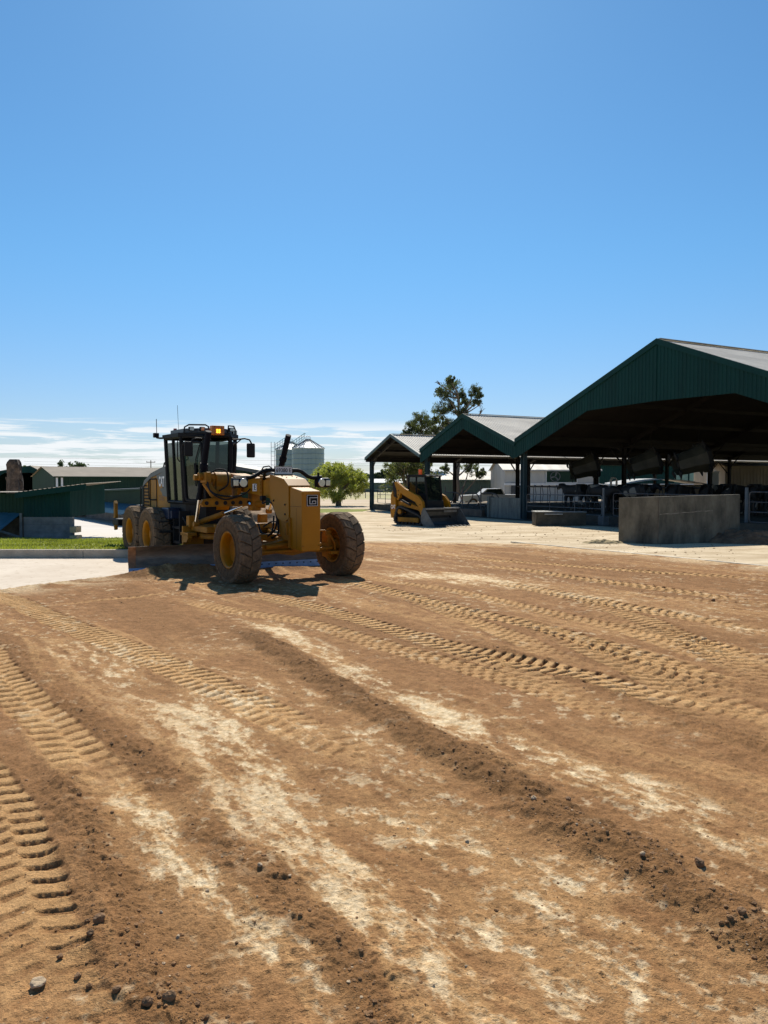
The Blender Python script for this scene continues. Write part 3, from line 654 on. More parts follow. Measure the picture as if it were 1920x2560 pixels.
# main frame (goose neck)
m = MB(); m.prism([(-.30,2.05),(-.9,2.06),(-1.6,2.09),(-2.6,2.20),(-3.3,2.20),(-3.9,1.7),(-4.2,1.3),(-4.2,.9),(-3.85,.9),(-3.5,1.45),(-3.0,1.74),(-2.2,1.80),(-1.2,1.72),(-.62,1.66),(-.35,1.35),(-.25,1.0),(.05,.82),(.25,.82),(.25,1.4)], 'y', -.16, .16)
o = P(m, 'main_frame', YEL); fix_normals(o)
m = MB(); m.box(-1.02,-.93,-.20,.20,1.70,2.10,ch=.01); m.box(-1.5,-.6,-.17,.17,2.055,2.085,ch=.004)
for u in (-.97,):
    for z in (1.78,1.86,1.94,2.0): m.cyl((u,-.205,z),(u,-.22,z),.018,n=6)
P(m, 'frame_bracket', YELD)
m = MB(); m.box(-1.44,-1.24,-.176,-.164,1.80,1.96); s_ = P(m, 'sign_plate', WHT)
tm = text_mb('E', .17, Matrix.Translation((-1.31,-.180,1.88)) @ Matrix.Rotation(PI/2, 4, 'X')); tm.build('letter', BLK, s_)
# nose housing and front box
m = MB(); m.prism([(-.34,2.16),(.30,2.06),(.50,1.93),(.50,1.28),(.35,1.22),(.20,1.22),(.02,1.26),(-.10,1.38),(-.26,1.60),(-.34,1.75)], 'y', -.285, .20); o = P(m, 'nose_housing', YELP); fix_normals(o)
for k in (-.18,.10): pass
m = MB(); m.prism([(.505,1.905),(1.02,1.825),(1.02,1.20),(1.0,.66),(.505,.69)], 'y', -.265, .145); o = P(m, 'front_box', YELP); fix_normals(o)
bv = o.modifiers.new('b', 'BEVEL'); bv.width = .018; bv.segments = 2
m = MB(); m.box(.505,1.0,-.2665,-.2655,1.52,1.526); m.box(.80,.805,-.2668,-.2655,.70,1.50); P(m, 'panel_seam', BLKM)
for (v_, z_) in ((-.24,.76),(.12,.76),(-.24,1.76),(.12,1.76)): m = MB(); m.cyl((1.0,v_,z_),(1.035,v_,z_),.012,n=6); P(m, 'bolt', YELD)
m = MB(); m.box(.43,.50,-.24,.14,.72,1.9); m.box(.49,.56,-.30,-.262,.70,1.30,ch=.01); m.box(.5,.54,-.29,.17,1.90,1.935,ch=.006); m.box(.40,.49,-.33,-.28,.95,1.20,ch=.01); m.prism([(.1,1.25),(.5,1.28),(.5,.7),(.35,.62),(.15,.85)], 'y', -.15,.12); P(m, 'box_mount', YELD)
for (u,v,z) in ((-.05,-.15,2.118),(.15,-.15,2.09),(-.05,.08,2.118),(.15,.08,2.09)): m = MB(); m.cyl((u,v,z),(u,v,z+.012),.016,n=6); P(m, 'bolt', BLKM)
for u, z in ((.35,1.55),(.35,1.36),(-.16,1.62)): m = MB(); m.cyl((u,-.285,z),(u,-.30,z),.02,n=8); P(m, 'bolt', BLKM)
# G emblem on the front face (x = 1.025)
def rect(mb, y0, y1, z0, z1, x): mb.box(x-.004, x, y0, y1, z0, z1)
m = MB(); rect(m, -.165, .085, 1.53, 1.755, 1.025); em = P(m, 'emblem', BLK)
m = MB(); t = .008
for (y0,y1,z0,z1) in ((-.158,.078,1.742,1.748),(-.158,.078,1.537,1.543),(-.158,-.151,1.537,1.748),(.071,.078,1.537,1.748)): rect(m, y0,y1,z0,z1,1.028)
for (y0,y1,z0,z1) in ((-.100,.074,1.692,1.701),(-.100,-.091,1.577,1.70),(-.100,.040,1.574,1.583),(.031,.040,1.574,1.637),(-.045,.040,1.629,1.638),(-.045,-.036,1.600,1.638)): rect(m, y0,y1,z0,z1,1.029)
m.build('emblem_line', WHT, em)
# light bar, headlights, plate
m = MB(); m.tube([(-.35,-1.08,2.08),(-.35,-.72,2.09),(-.35,-.62,2.12),(-.35,-.45,2.22),(-.35,-.36,2.245),(-.35,.36,2.245),(-.35,.45,2.22),(-.35,.60,2.12),(-.35,.70,2.09),(-.35,.94,2.10)], .042, 10)
m.tube([(-.35,-.3,2.24),(-.55,-.3,2.2),(-.8,-.2,2.06)], .03, 8); m.tube([(-.35,.3,2.24),(-.55,.3,2.2),(-.8,.2,2.06)], .03, 8); m.cyl((-.35,.86,2.10),(-.35,.86,2.20),.028,n=8); m.tube([(-.35,-.2,2.26),(-.35,-.3,2.33),(-.35,-.42,2.31),(-.37,-.46,2.24)],.014,6)
P(m, 'light_bar', BLK)
for s in (-1,1):
    m = MB(); c = Vector((-.30, s*.955, 1.985)); 
    m.box(-.42,-.27,s*.955-.17,s*.955+.17,1.88,2.09,ch=.05); m.cyl((-.35,s*.955,2.08),(-.35,s*.955,1.99),.025,n=8); hl = P(m, 'headlight', BLK)
    m = MB(); m.cyl((-.275,s*.955-s*.055,1.985),(-.262,s*.955-s*.055,1.985),.082,n=20); m.box(-.30,-.263,min(s*1.0,s*1.11),max(s*1.0,s*1.11),1.92,2.05,ch=.012); m.build('lens', LAMP, hl)
    m = MB(); m.lathe([(.082,.0),(.09,.012),(.082,.02)], 20, 'x', (-.275,s*.90,1.985)); m.build('lens_ring', CHR, hl)
m = MB(); m.box(-.315,-.30,-.20,.215,2.15,2.325,ch=.006); pb = P(m, 'plate_frame', BLK)
m = MB(); m.box(-.30,-.294,-.185,.20,2.163,2.312); pl = m.build('number_plate', PLT, pb)
MT = Matrix.Translation((-.2925,.008,2.240)) @ Matrix.Rotation(PI/2,4,'Z') @ Matrix.Rotation(PI/2,4,'X')
text_mb('69380 E', .115, MT, .0015, .0012, .92).build('plate_text', BLK, pb)
# exhaust like lift cylinders
def barrel(name, top, bot, r0, tip, r1):
    m = MB(); m.cyl(top, bot, r0, n=16); t = (Vector(bot)-Vector(top)); m.cyl(Vector(bot)-t*.02, Vector(bot)+t*.03, r0*1.15, n=16)
    mid = Vector(top)+t*.52; m.cyl(mid-t.normalized()*.06, mid+t.normalized()*.06, r0*1.3, n=14)
    o = P(m, name, NAVY); m = MB(); m.cyl(bot, tip, r1, n=12); rd = m.build('piston_rod', CHR, o)
    m = MB(); tp = Vector(tip); m.cyl(tp+Vector((0,-.06,0)), tp+Vector((0,.06,0)), .06, n=12); m.build('rod_eye', YELD, rd); return o
barrel('lift_cylinder', (-1.88,-1.0,3.10), (-2.45,-1.0,1.66), .068, (-2.70,-1.0,1.05), .038)
barrel('lift_cylinder', (-1.86,.92,3.08), (-2.40,.92,2.05), .066, (-2.78,.85,1.30), .036)
# centre lift saddle
m = MB()
for s in (-1,1):
    m.box(-2.35,-1.95,s*.98-.07,s*.98+.07,1.98,2.22,ch=.03); m.cyl((-2.15,s*.80,2.12),(-2.15,s*1.14,2.12),.09,n=14); m.cyl((-2.2,s*1.0,2.1),(-2.2,s*1.22,2.1),.065,n=14)
    m.prism([(-2.38,2.2),(-1.95,2.15),(-1.85,1.9),(-2.1,1.45),(-2.35,1.45)], 'y', min(s*.24,s*.32), max(s*.24,s*.32))
    m.tube([(-2.12,s*.25,1.95),(-2.14,s*.6,2.05),(-2.15,s*.95,2.12)], [.12,.11,.09], 10)
o = P(m, 'lift_saddle', YELD); fix_normals(o)
m = MB(); m.cyl((-2.15,-.78,2.02),(-2.15,-.44,2.02),.20,n=22); m.box(-2.3,-1.98,-.78,-.42,1.62,1.95,ch=.04); m.cyl((-2.15,-.80,2.02),(-2.15,-.84,2.02),.12,n=16); P(m, 'lock_drum', YELD)
m = MB(); m.prism([(-1.12,1.46),(.02,1.46),(.10,1.54),(.02,1.62),(-.3,1.66),(-.8,1.66),(-1.12,1.62),(-1.18,1.54)], 'x', -2.02, -1.90); o = P(m, 'link_bar', YELD); fix_normals(o)
m = MB()
for v in (-1.05,-.82,-.62,-.44,-.26,-.06): m = MB(); m.cyl((-1.905,v,1.54),(-1.89,v,1.54),.045,n=16); m.build('link_hole', BLKM, o)
m = MB(); m.tube([(-2.1,-1.0,2.0),(-2.0,-.85,1.75),(-1.98,-.75,1.58)], [.09,.10,.07], 10); m.tube([(-2.1,-.3,1.7),(-1.99,-.2,1.55)],.09,10); m.box(-2.1,-1.85,.0,.22,1.35,1.85,ch=.03); m.cyl((-1.95,.05,1.5),(-1.8,.3,1.5),.09,n=12); P(m, 'link_arm', YELD)
m = MB(); m.cyl((-3.30,-.72,1.04),(-2.70,-.33,1.27),.065,n=14); m.cyl((-3.36,-.76,1.02),(-3.28,-.71,1.05),.08,n=12); o = P(m, 'shift_cylinder', YELD); m = MB(); m.cyl((-2.70,-.33,1.27),(-1.86,-.06,1.52),.03,n=10); m.build('piston_rod', CHR, o)
# draw bar and circle
m = MB()
for s in (-1,1): m.tube([(.05,s*.08,.80),(-1.2,s*.30,.84),(-2.3,s*.62,.88),(-3.3,s*.62,.90)], .075, 6)
m.box(-3.45,-2.25,-.92,.92,.86,1.0,ch=.02); m.box(-2.30,-2.16,-.75,.75,.93,1.05,ch=.02); m.box(-3.35,-3.15,-1.0,-.8,.95,1.22,ch=.03); m.box(-3.35,-3.15,.8,1.0,.95,1.22,ch=.03); m.box(-.95,-.80,-.30,.30,.76,.90,ch=.02)
P(m, 'draw_bar', YELD)
m = MB(); m.lathe([(.68,.0),(.82,.0),(.84,.04),(.84,.12),(.68,.12),(.68,0)], 44, 'z', (-2.85,0,.70)); m.lathe([(.5,.02),(.68,.02),(.68,.08),(.5,.08)], 44, 'z', (-2.85,0,.70)); P(m, 'circle_gear', YELD)
m = MB(); m.box(-3.40,-2.9,-1.12,-.9,.76,.84,ch=.01); m.box(-3.30,-3.22,-1.12,-.62,.36,.98,ch=.01); m.prism([(-3.3,.8),(-2.95,.8),(-2.9,.72),(-3.0,.62),(-3.3,.60)], 'y', -1.12, -1.02)
m.box(-3.45,-3.2,-.3,.9,.35,.85,ch=.03); o = P(m, 'blade_bracket', YELD); fix_normals(o)
# blade (mould board): curved section swept from A to B
A = MGI @ Vector((-5.48,16.46,0)); B = MGI @ Vector((-1.42,18.02,.06)); ab = (B-A); ab.z = 0; Lb = ab.length; ub = ab.normalized(); nb = Vector((ub.y,-ub.x,0))
if (MG.to_3x3() @ nb).y > 0: nb = -nb      # nb looks towards the work side
def bsec(z0): return [(math.cos(t)*.33-.30, z0+.30+math.sin(t)*.30) for t in [PI+ (k/10-.5)*1.9 for k in range(11)]]
def sweep(mb, sec, s0, s1, th, nb_=nb):
    vs = []; k = len(sec)
    for s in (s0, s1):
        c = A+(B-A)*(s/Lb)
        for off in (0, th):
            for (d, z) in sec: vs.append(c+nb_*(d-off)+Vector((0,0,z)))
    fs = []
    for q in range(k-1): fs += [(q,q+1,2*k+q+1,2*k+q), (k+q+1,k+q,3*k+q,3*k+q+1)]
    fs += [(q,q+1,k+q+1,k+q) for q in range(k-1)]+[(2*k+q+1,2*k+q,3*k+q,3*k+q+1) for q in range(k-1)]
    fs += [(0,2*k,3*k,k),(k-1,2*k-1,4*k-1,3*k-1)]
    mb.add(vs, fs, False); return mb
sec = [(-.02-.26*math.sin(PI*min(1,t/1.0)*.78+.25)+.06, .10+.50*t) for t in [k/12 for k in range(13)]]
m = MB(); sweep(m, sec, 0, Lb, .022); o = P(m, 'blade', STEEL); fix_normals(o); bl = o
for s0, s1 in ((0,.16),):
    m = MB(); sweep(m, [(d+.012, z) for d, z in sec], s0, s1, .02); q = m.build('end_bit', mat('rusted_end', (.30,.15,.07), .8, 0, .4, 4, dust=.4, dustcol=(.18,.10,.06)), bl); fix_normals(q)
m = MB(); d0 = sec[0][0]; sweep(m, [(d0+.03,-.03),(d0+.012,.14)], 0, Lb, .02); q = m.build('cutting_edge', BLUE, bl); fix_normals(q)
for k in range(26):
    m = MB(); c = A+(B-A)*((k+.6)/26.5)+nb*(d0+.018)+Vector((0,0,.085)); m.cyl(c-nb*.01, c+nb*.012, .018, n=8); m.build('edge_bolt', mat('bolt_blue', (.03,.05,.10), .5, .3, .2, 5), bl)
m = MB(); c = A+Vector((0,0,0)); m.add([c+nb*(d-.005)+Vector((0,0,z)) for d,z in sec]+[c+nb*(-.34)+Vector((0,0,.10)), c+nb*(-.34)+Vector((0,0,.6))][::-1], [list(range(len(sec)+2))]); 
# cab -------------------------------------------------------------
cabo = Vector((0,-.12,0))
def cp(u, v, z):                          # narrower towards the floor
    k = .90+.10*min(1,max(0,(z-1.5)/1.2)); return (u, -.12+v*k, z)
F0, D0, B0 = -3.58, -4.15, -5.30
def ring(z): return [cp(F0,-.33,z), cp(D0,-.70,z), cp(B0,-.70,z), cp(B0,.70,z), cp(D0,.70,z), cp(F0,.33,z)]
m = MB(); lo, hi = ring(1.50), ring(3.10)
for a, b in zip(lo, hi): m.tube([a,b], .055, 6)
for rr in (lo, hi):
    for i in range(6): m.tube([rr[i], rr[(i+1)%6]], .045, 6)
m.add([Vector(p) for p in hi], [list(range(6))]); m.add([Vector(p) for p in lo], [list(range(5,-1,-1))])
m.tube([cp(-4.75,-.70,1.5), cp(-4.72,-.70,3.1)], .045, 6); m.tube([cp(F0+.02,-.33,1.5),cp(F0+.02,-.33,3.1)], .06, 6)
# lower cab body
m.prism([(F0,-.42),(D0,-.72),(B0,-.72),(B0,.5),(D0,.5),(F0,.2)], 'z', .95, 1.5)
m.box(D0-.1,D0+.15,-.80,-.55,.55,1.0,ch=.02); m.box(-5.0,-4.5,-.80,-.5,.6,1.1,ch=.02)
o = P(m, 'cab', BLK); fix_normals(o); cab = o
names = ('door_glass','side_glass','rear_glass','side_glass','door_glass','windscreen')
for i in range(6):
    m = MB(); c0 = sum((Vector(p) for p in lo), Vector())/6
    a, b, c, d = [Vector(p) for p in (lo[i], lo[(i+1)%6], hi[(i+1)%6], hi[i])]
    e = (b-a).normalized()*.05; m.add([a+e+Vector((0,0,.05)), b-e+Vector((0,0,.05)), c-e-Vector((0,0,.12)), d+e-Vector((0,0,.12))], [(0,1,2,3)])
    m.build(names[i], GLS if names[i] != 'side_glass' else GLSD, cab)
# door frame: rounded heavy seal round the angled door glass
def ringframe(a, b, c, d, r, rad, nrm=Vector((0,0,0))):
    e = (b-a).normalized(); h = Vector((0,0,1)); pts = []
    cs = [(a+h*rad, a+e*rad), (b-e*rad, b+h*rad), (c-h*rad, c-e*rad), (d+e*rad, d-h*rad)]
    cn = [a, b, c, d]
    for (p, q), k in zip(cs, cn): pts += [p, p.lerp(k,.6).lerp(q.lerp(k,.6),.5), q]
    return [p+nrm for p in pts]+[pts[0]+nrm]
for i in (0, 4):
    a, b, c, d = [Vector(p) for p in (lo[i], lo[(i+1)%6], hi[(i+1)%6], hi[i])]; e = (b-a).normalized()
    a += e*.06+Vector((0,0,.05)); b -= e*.06-Vector((0,0,.05)); c -= e*.06+Vector((0,0,.14)); d += e*.06-Vector((0,0,.14))
    n_ = Vector((e.y,-e.x,0)); n_ = n_ if n_.x > 0 else -n_
    m = MB(); m.tube(ringframe(a,b,c,d,.05,.12, n_*.02), .038, 8); dr = m.build('door_frame', BLKM, cab)
    m = MB(); p = a.lerp(b,.35)+n_*.06; m.tube([p+Vector((0,0,.35)), p+Vector((0,0,1.0)), p-e*.12+Vector((0,0,1.35))], .014, 6); m.tube([p+Vector((0,0,.35)), p+e*.04+Vector((0,0,.9))], .02, 6); m.build('wiper', BLKM, dr)
m = MB(); m.prism([(F0+.06,-.40),(F0+.12,0),(F0+.06,.18),(D0+.02,.66),(B0-.02,.66),(B0-.02,-.90),(D0+.02,-.90)], 'z', 3.10, 3.19); o = P(m, 'cab_roof', BLK); fix_normals(o)
m = MB(); m.prism([(F0-.12,-.36),(F0-.10,0),(F0-.12,.14),(D0,.50),(B0+.15,.50),(B0+.15,-.74),(D0,-.74)], 'z', 3.19, 3.30); fix_normals(m.build('roof_cap', GREYD, o))
m = MB(); m.tube([(-3.95,-.82,3.16),(-3.95,-.80,3.32),(-3.93,-.70,3.38),(-3.75,-.35,3.38),(-3.74,-.28,3.34),(-3.74,-.26,3.2)], .02, 6); P(m, 'lamp_rack', BLKM); m = MB(); m.tube([(-3.75,.22,3.2),(-3.75,.24,3.38),(-3.85,.42,3.38),(-3.95,.5,3.3),(-3.95,.5,3.18)], .02, 6); rk = P(m, 'lamp_rack', BLKM)
def worklight(u, v, z, s=.06):
    m = MB(); m.box(u-.07,u+.02,v-s,v+s,z-s*.85,z+s*.85,ch=.015); w = m.build('work_lamp', BLK, rk)
    m = MB(); m.box(u+.02,u+.028,v-s*.8,v+s*.8,z-s*.65,z+s*.65); m.build('lens', LAMP, w)
for a in ((-3.86,-.66,3.28),(-3.76,-.42,3.28),(-3.80,.34,3.29),(-3.98,.50,3.24)): worklight(*a)
m = MB(); m.box(-3.46,-3.30,-.36,-.05,3.12,3.34,ch=.012); bc = P(m, 'beacon', AMB)
m = MB()
for i in range(2):
    for j in range(2): m.cyl((-3.295,-.235+.055*i,3.185+.05*j),(-3.285,-.235+.055*i,3.185+.05*j),.025,n=10)
m.build('lamp_cell', AMBON, bc)
m = MB()
for k in range(6): m.box(-3.297,-3.29,-.352+.058*k,-.346+.058*k,3.13,3.33)
for k in range(5): m.box(-3.297,-3.29,-.35,-.06,3.15+.042*k,3.155+.042*k)
m.build('beacon_cage', mat('amber_dark', (.22,.09,.02), .5, 0, .2, 9), bc)
# rear lamp on the cab roof corner, antennas
m = MB(); m.tube([(B0,-.80,3.12),(-5.45,-.92,3.12),(-5.6,-.95,3.14)], .025, 6); m.box(-5.68,-5.55,-1.03,-.9,3.14,3.26,ch=.02); P(m, 'corner_lamp', BLK)
m = MB(); m.cyl((-5.15,-.62,3.19),(-5.15,-.62,3.26),.05,n=12); m.cyl((-5.15,-.62,3.26),(-5.15,-.62,3.36),.055,.04,12); P(m, 'rear_beacon', REDL)
m = MB(); m.tube([(-5.6,-.95,3.2),(-5.62,-.95,3.62)], .009, 5); P(m, 'antenna', BLKM)
m = MB(); m.tube([(-5.35,-.45,3.2),(-5.5,-.42,3.6),(-5.6,-.40,4.0)], .005, 5); P(m, 'antenna', BLKM)
# mirrors
def mirror(s):
    m = MB()
    if s < 0: m.tube([(-3.60,-.25,3.02),(-3.42,-.70,3.03),(-3.40,-.80,3.0),(-3.40,-.83,2.92)], .02, 7)
    else: m.tube([(-3.60,.20,3.02),(-3.42,.52,3.06),(-3.40,.64,3.03),(-3.40,.69,2.94)], .02, 7); m.tube([(-3.55,.28,2.88),(-3.45,.45,3.05)], .014, 6); 
    o = P(m, 'mirror_arm', BLK); v = -.90 if s < 0 else .68
    m = MB(); m.box(-3.46,-3.38,v-.105,v+.105,2.60,2.95,ch=.035); m.build('mirror', BLKM, o)
mirror(-1); mirror(1)
m = MB(); m.tube([(D0+.05,-.92,3.0),(D0+.12,-.95,2.9),(D0+.12,-.95,2.55),(D0+.05,-.88,2.5)], .016, 6); m.tube([(B0+.1,-.86,3.05),(B0+.25,-.9,2.95),(B0+.3,-.88,2.6)],.012,6); P(m, 'grab_handle', BLKM)
# inside the cab
m = MB(); m.box(-4.85,-4.35,-.36,.14,1.55,1.72,ch=.05); m.box(-4.95,-4.80,-.36,.14,1.7,2.45,ch=.06); P(m, 'driver_seat', SEAT)
m = MB(); m.box(-5.26,-5.20,-.72,.48,1.5,2.15); m.box(-5.2,-4.6,.30,.46,1.5,1.95,ch=.03); m.box(-5.2,-4.5,-.70,-.55,1.5,1.9,ch=.03); P(m, 'cab_shade_trim', SEAT)  # dark rear panel added to keep the cab interior dark
m = MB(); m.box(-3.95,-3.72,-.30,.10,1.5,2.05,ch=.03); m.tube([(-3.95,-.1,2.0),(-4.1,-.1,2.12)],.03,8); m.lathe([(.17,0),(.185,.01),(.17,.02)], 22, 'z', (-4.12,-.1,2.13)); P(m, 'steering_console', BLKM)
# engine housing
m = MB(); m.prism([(-5.38,2.40),(-5.9,2.37),(-6.9,2.22),(-7.5,2.02),(-7.62,1.85),(-7.62,1.05),(-5.38,1.05)], 'y', -.70, .62); o = P(m, 'engine_housing', YEL); fix_normals(o); eng = o
bv = o.modifiers.new('b','BEVEL'); bv.width = .03; bv.segments = 2
m = MB(); m.prism([(-5.36,2.42),(-5.9,2.39),(-6.9,2.24),(-7.5,2.04),(-7.66,1.86),(-7.66,1.78),(-7.48,1.92),(-6.9,2.12),(-5.9,2.26),(-5.36,2.28)], 'y', -.72, .64); fix_normals(m.build('hood_top', GREYD, eng))
m = MB(); m.prism([(-5.38,2.28),(-6.45,2.18),(-5.9,1.62),(-5.38,1.62)], 'y', -.712, -.702); m.box(-6.1,-5.38,-.713,-.703,1.75,2.27); m.build('grey_panel', GREYD, eng)
for a,b in ((-6.45,-6.42),(-7.0,-6.97)):
    m = MB(); m.box(a,b,-.715,-.70,1.1,2.1); m.build('panel_seam', BLKM, eng)
m = MB()
for k in range(7): m.box(-7.5,-7.1,-.716,-.70,1.25+.09*k,1.29+.09*k)
m.build('vent', BLKM, eng)
HR = []
m = MB(); m.tube([(-6.45,-.72,2.08),(-6.70,-.80,2.08),(-6.74,-.82,2.02),(-6.74,-.82,1.58),(-6.70,-.80,1.52),(-6.45,-.72,1.52)], .02, 7); m.build('hand_rail', BLKM, eng); m = MB(); m.tube([(-7.3,-.72,1.9),(-7.48,-.82,1.87),(-7.50,-.82,1.32),(-7.35,-.72,1.28)], .02, 7); m.build('hand_rail', BLKM, eng); m = MB(); m.tube([(-5.4,-.6,2.4),(-5.45,-.65,2.52),(-5.6,-.66,2.54),(-5.9,-.66,2.50),(-5.98,-.66,2.38)], .02, 7); m.build('hand_rail', BLKM, eng)
ML = Matrix.Translation((-5.98,-.72,2.0)) @ Matrix.Rotation(PI/2,4,'X')
text_mb('CAT', .36, ML, .002, .012, .62).build('logo_text', WHT, eng)
m = MB(); m.add([(-6.09,-.726,1.84),(-5.87,-.726,1.84),(-5.98,-.726,1.97)], [(0,1,2)]); m.build('logo_triangle', YELP, eng)
m = MB()
for k,(a,b) in enumerate(((-6.25,-5.78),(-6.15,-5.82),(-6.22,-5.80))): m.box(a,b,-.713,-.706,1.62-.05*k,1.64-.05*k)
m.build('small_lettering', mat('faded_mark', (.22,.10,.05), .6, 0, .3, 9), eng)
m = MB(); m.box(-7.9,-5.2,-.55,.5,.75,1.1,ch=.03); m.box(-5.3,-4.1,-.35,.35,.8,1.2,ch=.02); m.box(-8.3,-7.6,-.75,.65,.80,1.35,ch=.05); m.box(-7.75,-7.55,-.72,.6,1.3,1.9,ch=.04); P(m, 'rear_frame', BLK)
for s in (-1,1):
    m = MB(); m.box(-7.25,-4.85,s*.72-.14,s*.72+.14,.40,.98,ch=.1); P(m, 'tandem_case', BLKM)
m = MB(); m.box(-5.05,-4.55,-1.02,-.72,1.08,1.36,ch=.025); m.box(-4.6,-4.45,-.98,-.75,1.1,1.3,ch=.02); bb = P(m, 'battery_box', mat('navy_box', (.012,.022,.05), .4, 0, .2, 4, dust=.1)); 
m = MB(); m.box(-4.6,-4.0,-.92,-.55,.86,.92); m.box(-4.5,-4.05,-.92,-.62,.50,.56); m.box(-4.52,-4.47,-.92,-.60,.5,1.3); m.box(-4.07,-4.02,-.92,-.60,.5,1.3); m.box(-4.45,-4.2,-.7,-.4,.3,1.0); P(m, 'step', BLKM)
m = MB(); m.box(-4.55,-4.05,-.70,.45,.42,1.25,ch=.08); m.lathe([(.16,0),(.2,.02),(.2,.28),(.16,.3),(0,.3)], 24, 'y', (-3.95,-.72,.95)); P(m, 'transmission_guard', BLKM)
m = MB(); m.box(-4.75,-4.55,-1.25,-.85,.75,.80,ch=.01); m.tube([(-4.7,-1.2,.78),(-4.7,-1.2,1.02),(-4.7,-.85,1.02)], .018, 6); m.tube([(-4.7,-1.2,1.0),(-4.7,-.85,.78)], .014, 6); P(m, 'fender', BLKM)
# rear ripper
m = MB(); m.box(-8.85,-8.25,-1.25,.9,.75,.95,ch=.03); m.tube([(-8.2,-.4,1.0),(-8.8,-.4,.9)],.06,8); rp = P(m, 'ripper_beam', BLK)
for v in (-1.15,-.1,.8):
    m = MB(); m.prism([(-8.92,1.42),(-8.84,1.46),(-8.76,1.38),(-8.76,.85),(-8.80,.62),(-8.9,.60),(-8.94,.85)], 'y', v-.04, v+.04); fix_normals(m.build('shank', YELD, rp))
# hoses
m = MB()
for pts in ([(-2.0,-.95,2.18),(-1.85,-.80,2.28),(-1.8,-.62,2.22),(-1.85,-.58,1.95),(-1.95,-.75,1.80)], [(-2.0,-1.02,1.95),(-1.80,-.92,1.75),(-1.7,-.55,1.68),(-1.6,-.3,1.74),(-1.5,-.2,1.85)], [(-2.05,-.98,2.1),(-1.8,-1.0,1.8),(-1.75,-.7,1.62),(-1.65,-.35,1.70)],
            [(-.85,-.2,1.62),(-.7,-.28,1.55),(-.5,-.25,1.6),(-.35,-.2,1.5),(-.2,-.2,1.2),(-.3,-.25,.95),(-.7,-.3,.92),(-1.0,-.35,1.05)], [(-.3,-.22,1.3),(-.25,-.28,1.0),(-.45,-.35,.86),(-.9,-.42,.95)], [(-.2,-.18,1.25),(-.15,-.2,.95),(-.4,-.25,.84),(-.8,-.25,.9),(-1.1,-.2,1.1)],
            [(-1.1,-.4,1.02),(-.8,-.52,1.08),(-.5,-.6,1.02),(-.2,-.7,.8)], [(-1.5,.1,1.0),(-1.3,.2,1.12),(-1.0,.25,1.1),(-.7,.2,.95)], [(-4.1,-.8,1.05),(-3.9,-.88,1.15),(-3.75,-.85,1.0),(-3.8,-.75,.8)], [(-4.1,-.75,1.0),(-3.9,-.82,1.08),(-3.78,-.8,.9)]):
    m.tube(pts, .018, 7, sub=5)
m.cyl((-.75,-.2,1.66),(-.75,-.3,1.66),.055,n=12)
P(m, 'hose', BLKM)
m = MB(); m.tube([(-1.2,-.25,.95),(-.9,-.5,1.12),(-.65,-.62,1.1),(-.5,-.66,.98)], .035, 8, sub=4); P(m, 'hose_guard', BLKM)
# operator in the seat (a separate thing)
op = thing('person', 'grader operator in dark work clothes seated behind the cab glass', 'person', MG @ Vector((-4.58,-.11,1.72)), RZG)
V = [(0,0,.05),(0,0,.28),(0,0,.47),(.01,0,.56),(.03,0,.66),(.05,0,.76),(.0,.19,.46),(.13,.25,.22),(.36,.13,.36),(.0,-.19,.46),(.13,-.25,.22),(.36,-.13,.36),(.22,.11,.06),(.45,.14,.02),(.50,.14,-.35),(.22,-.11,.06),(.45,-.14,.02),(.50,-.14,-.35)]
E_ = [(0,1),(1,2),(2,3),(3,4),(4,5),(2,6),(6,7),(7,8),(2,9),(9,10),(10,11),(0,12),(12,13),(13,14),(0,15),(15,16),(16,17)]
Rd = [.16,.155,.15,.065,.095,.085,.075,.055,.04,.075,.055,.04,.10,.08,.055,.10,.08,.055]
me_ = skin_mesh('body', V, E_, Rd, 2); me_.materials.append(SHIRT); o = bpy.data.objects.new('body', me_); COL.objects.link(o); o.parent = op
m = MB(); m.lathe([(0.0,.12),(.06,.105),(.098,.06),(.108,0),(.105,-.02)], 20, 'z', (.035,0,.74)); m.box(.10,.20,-.06,.06,.72,.735,ch=.005); m.build('cap', NAVY, op)
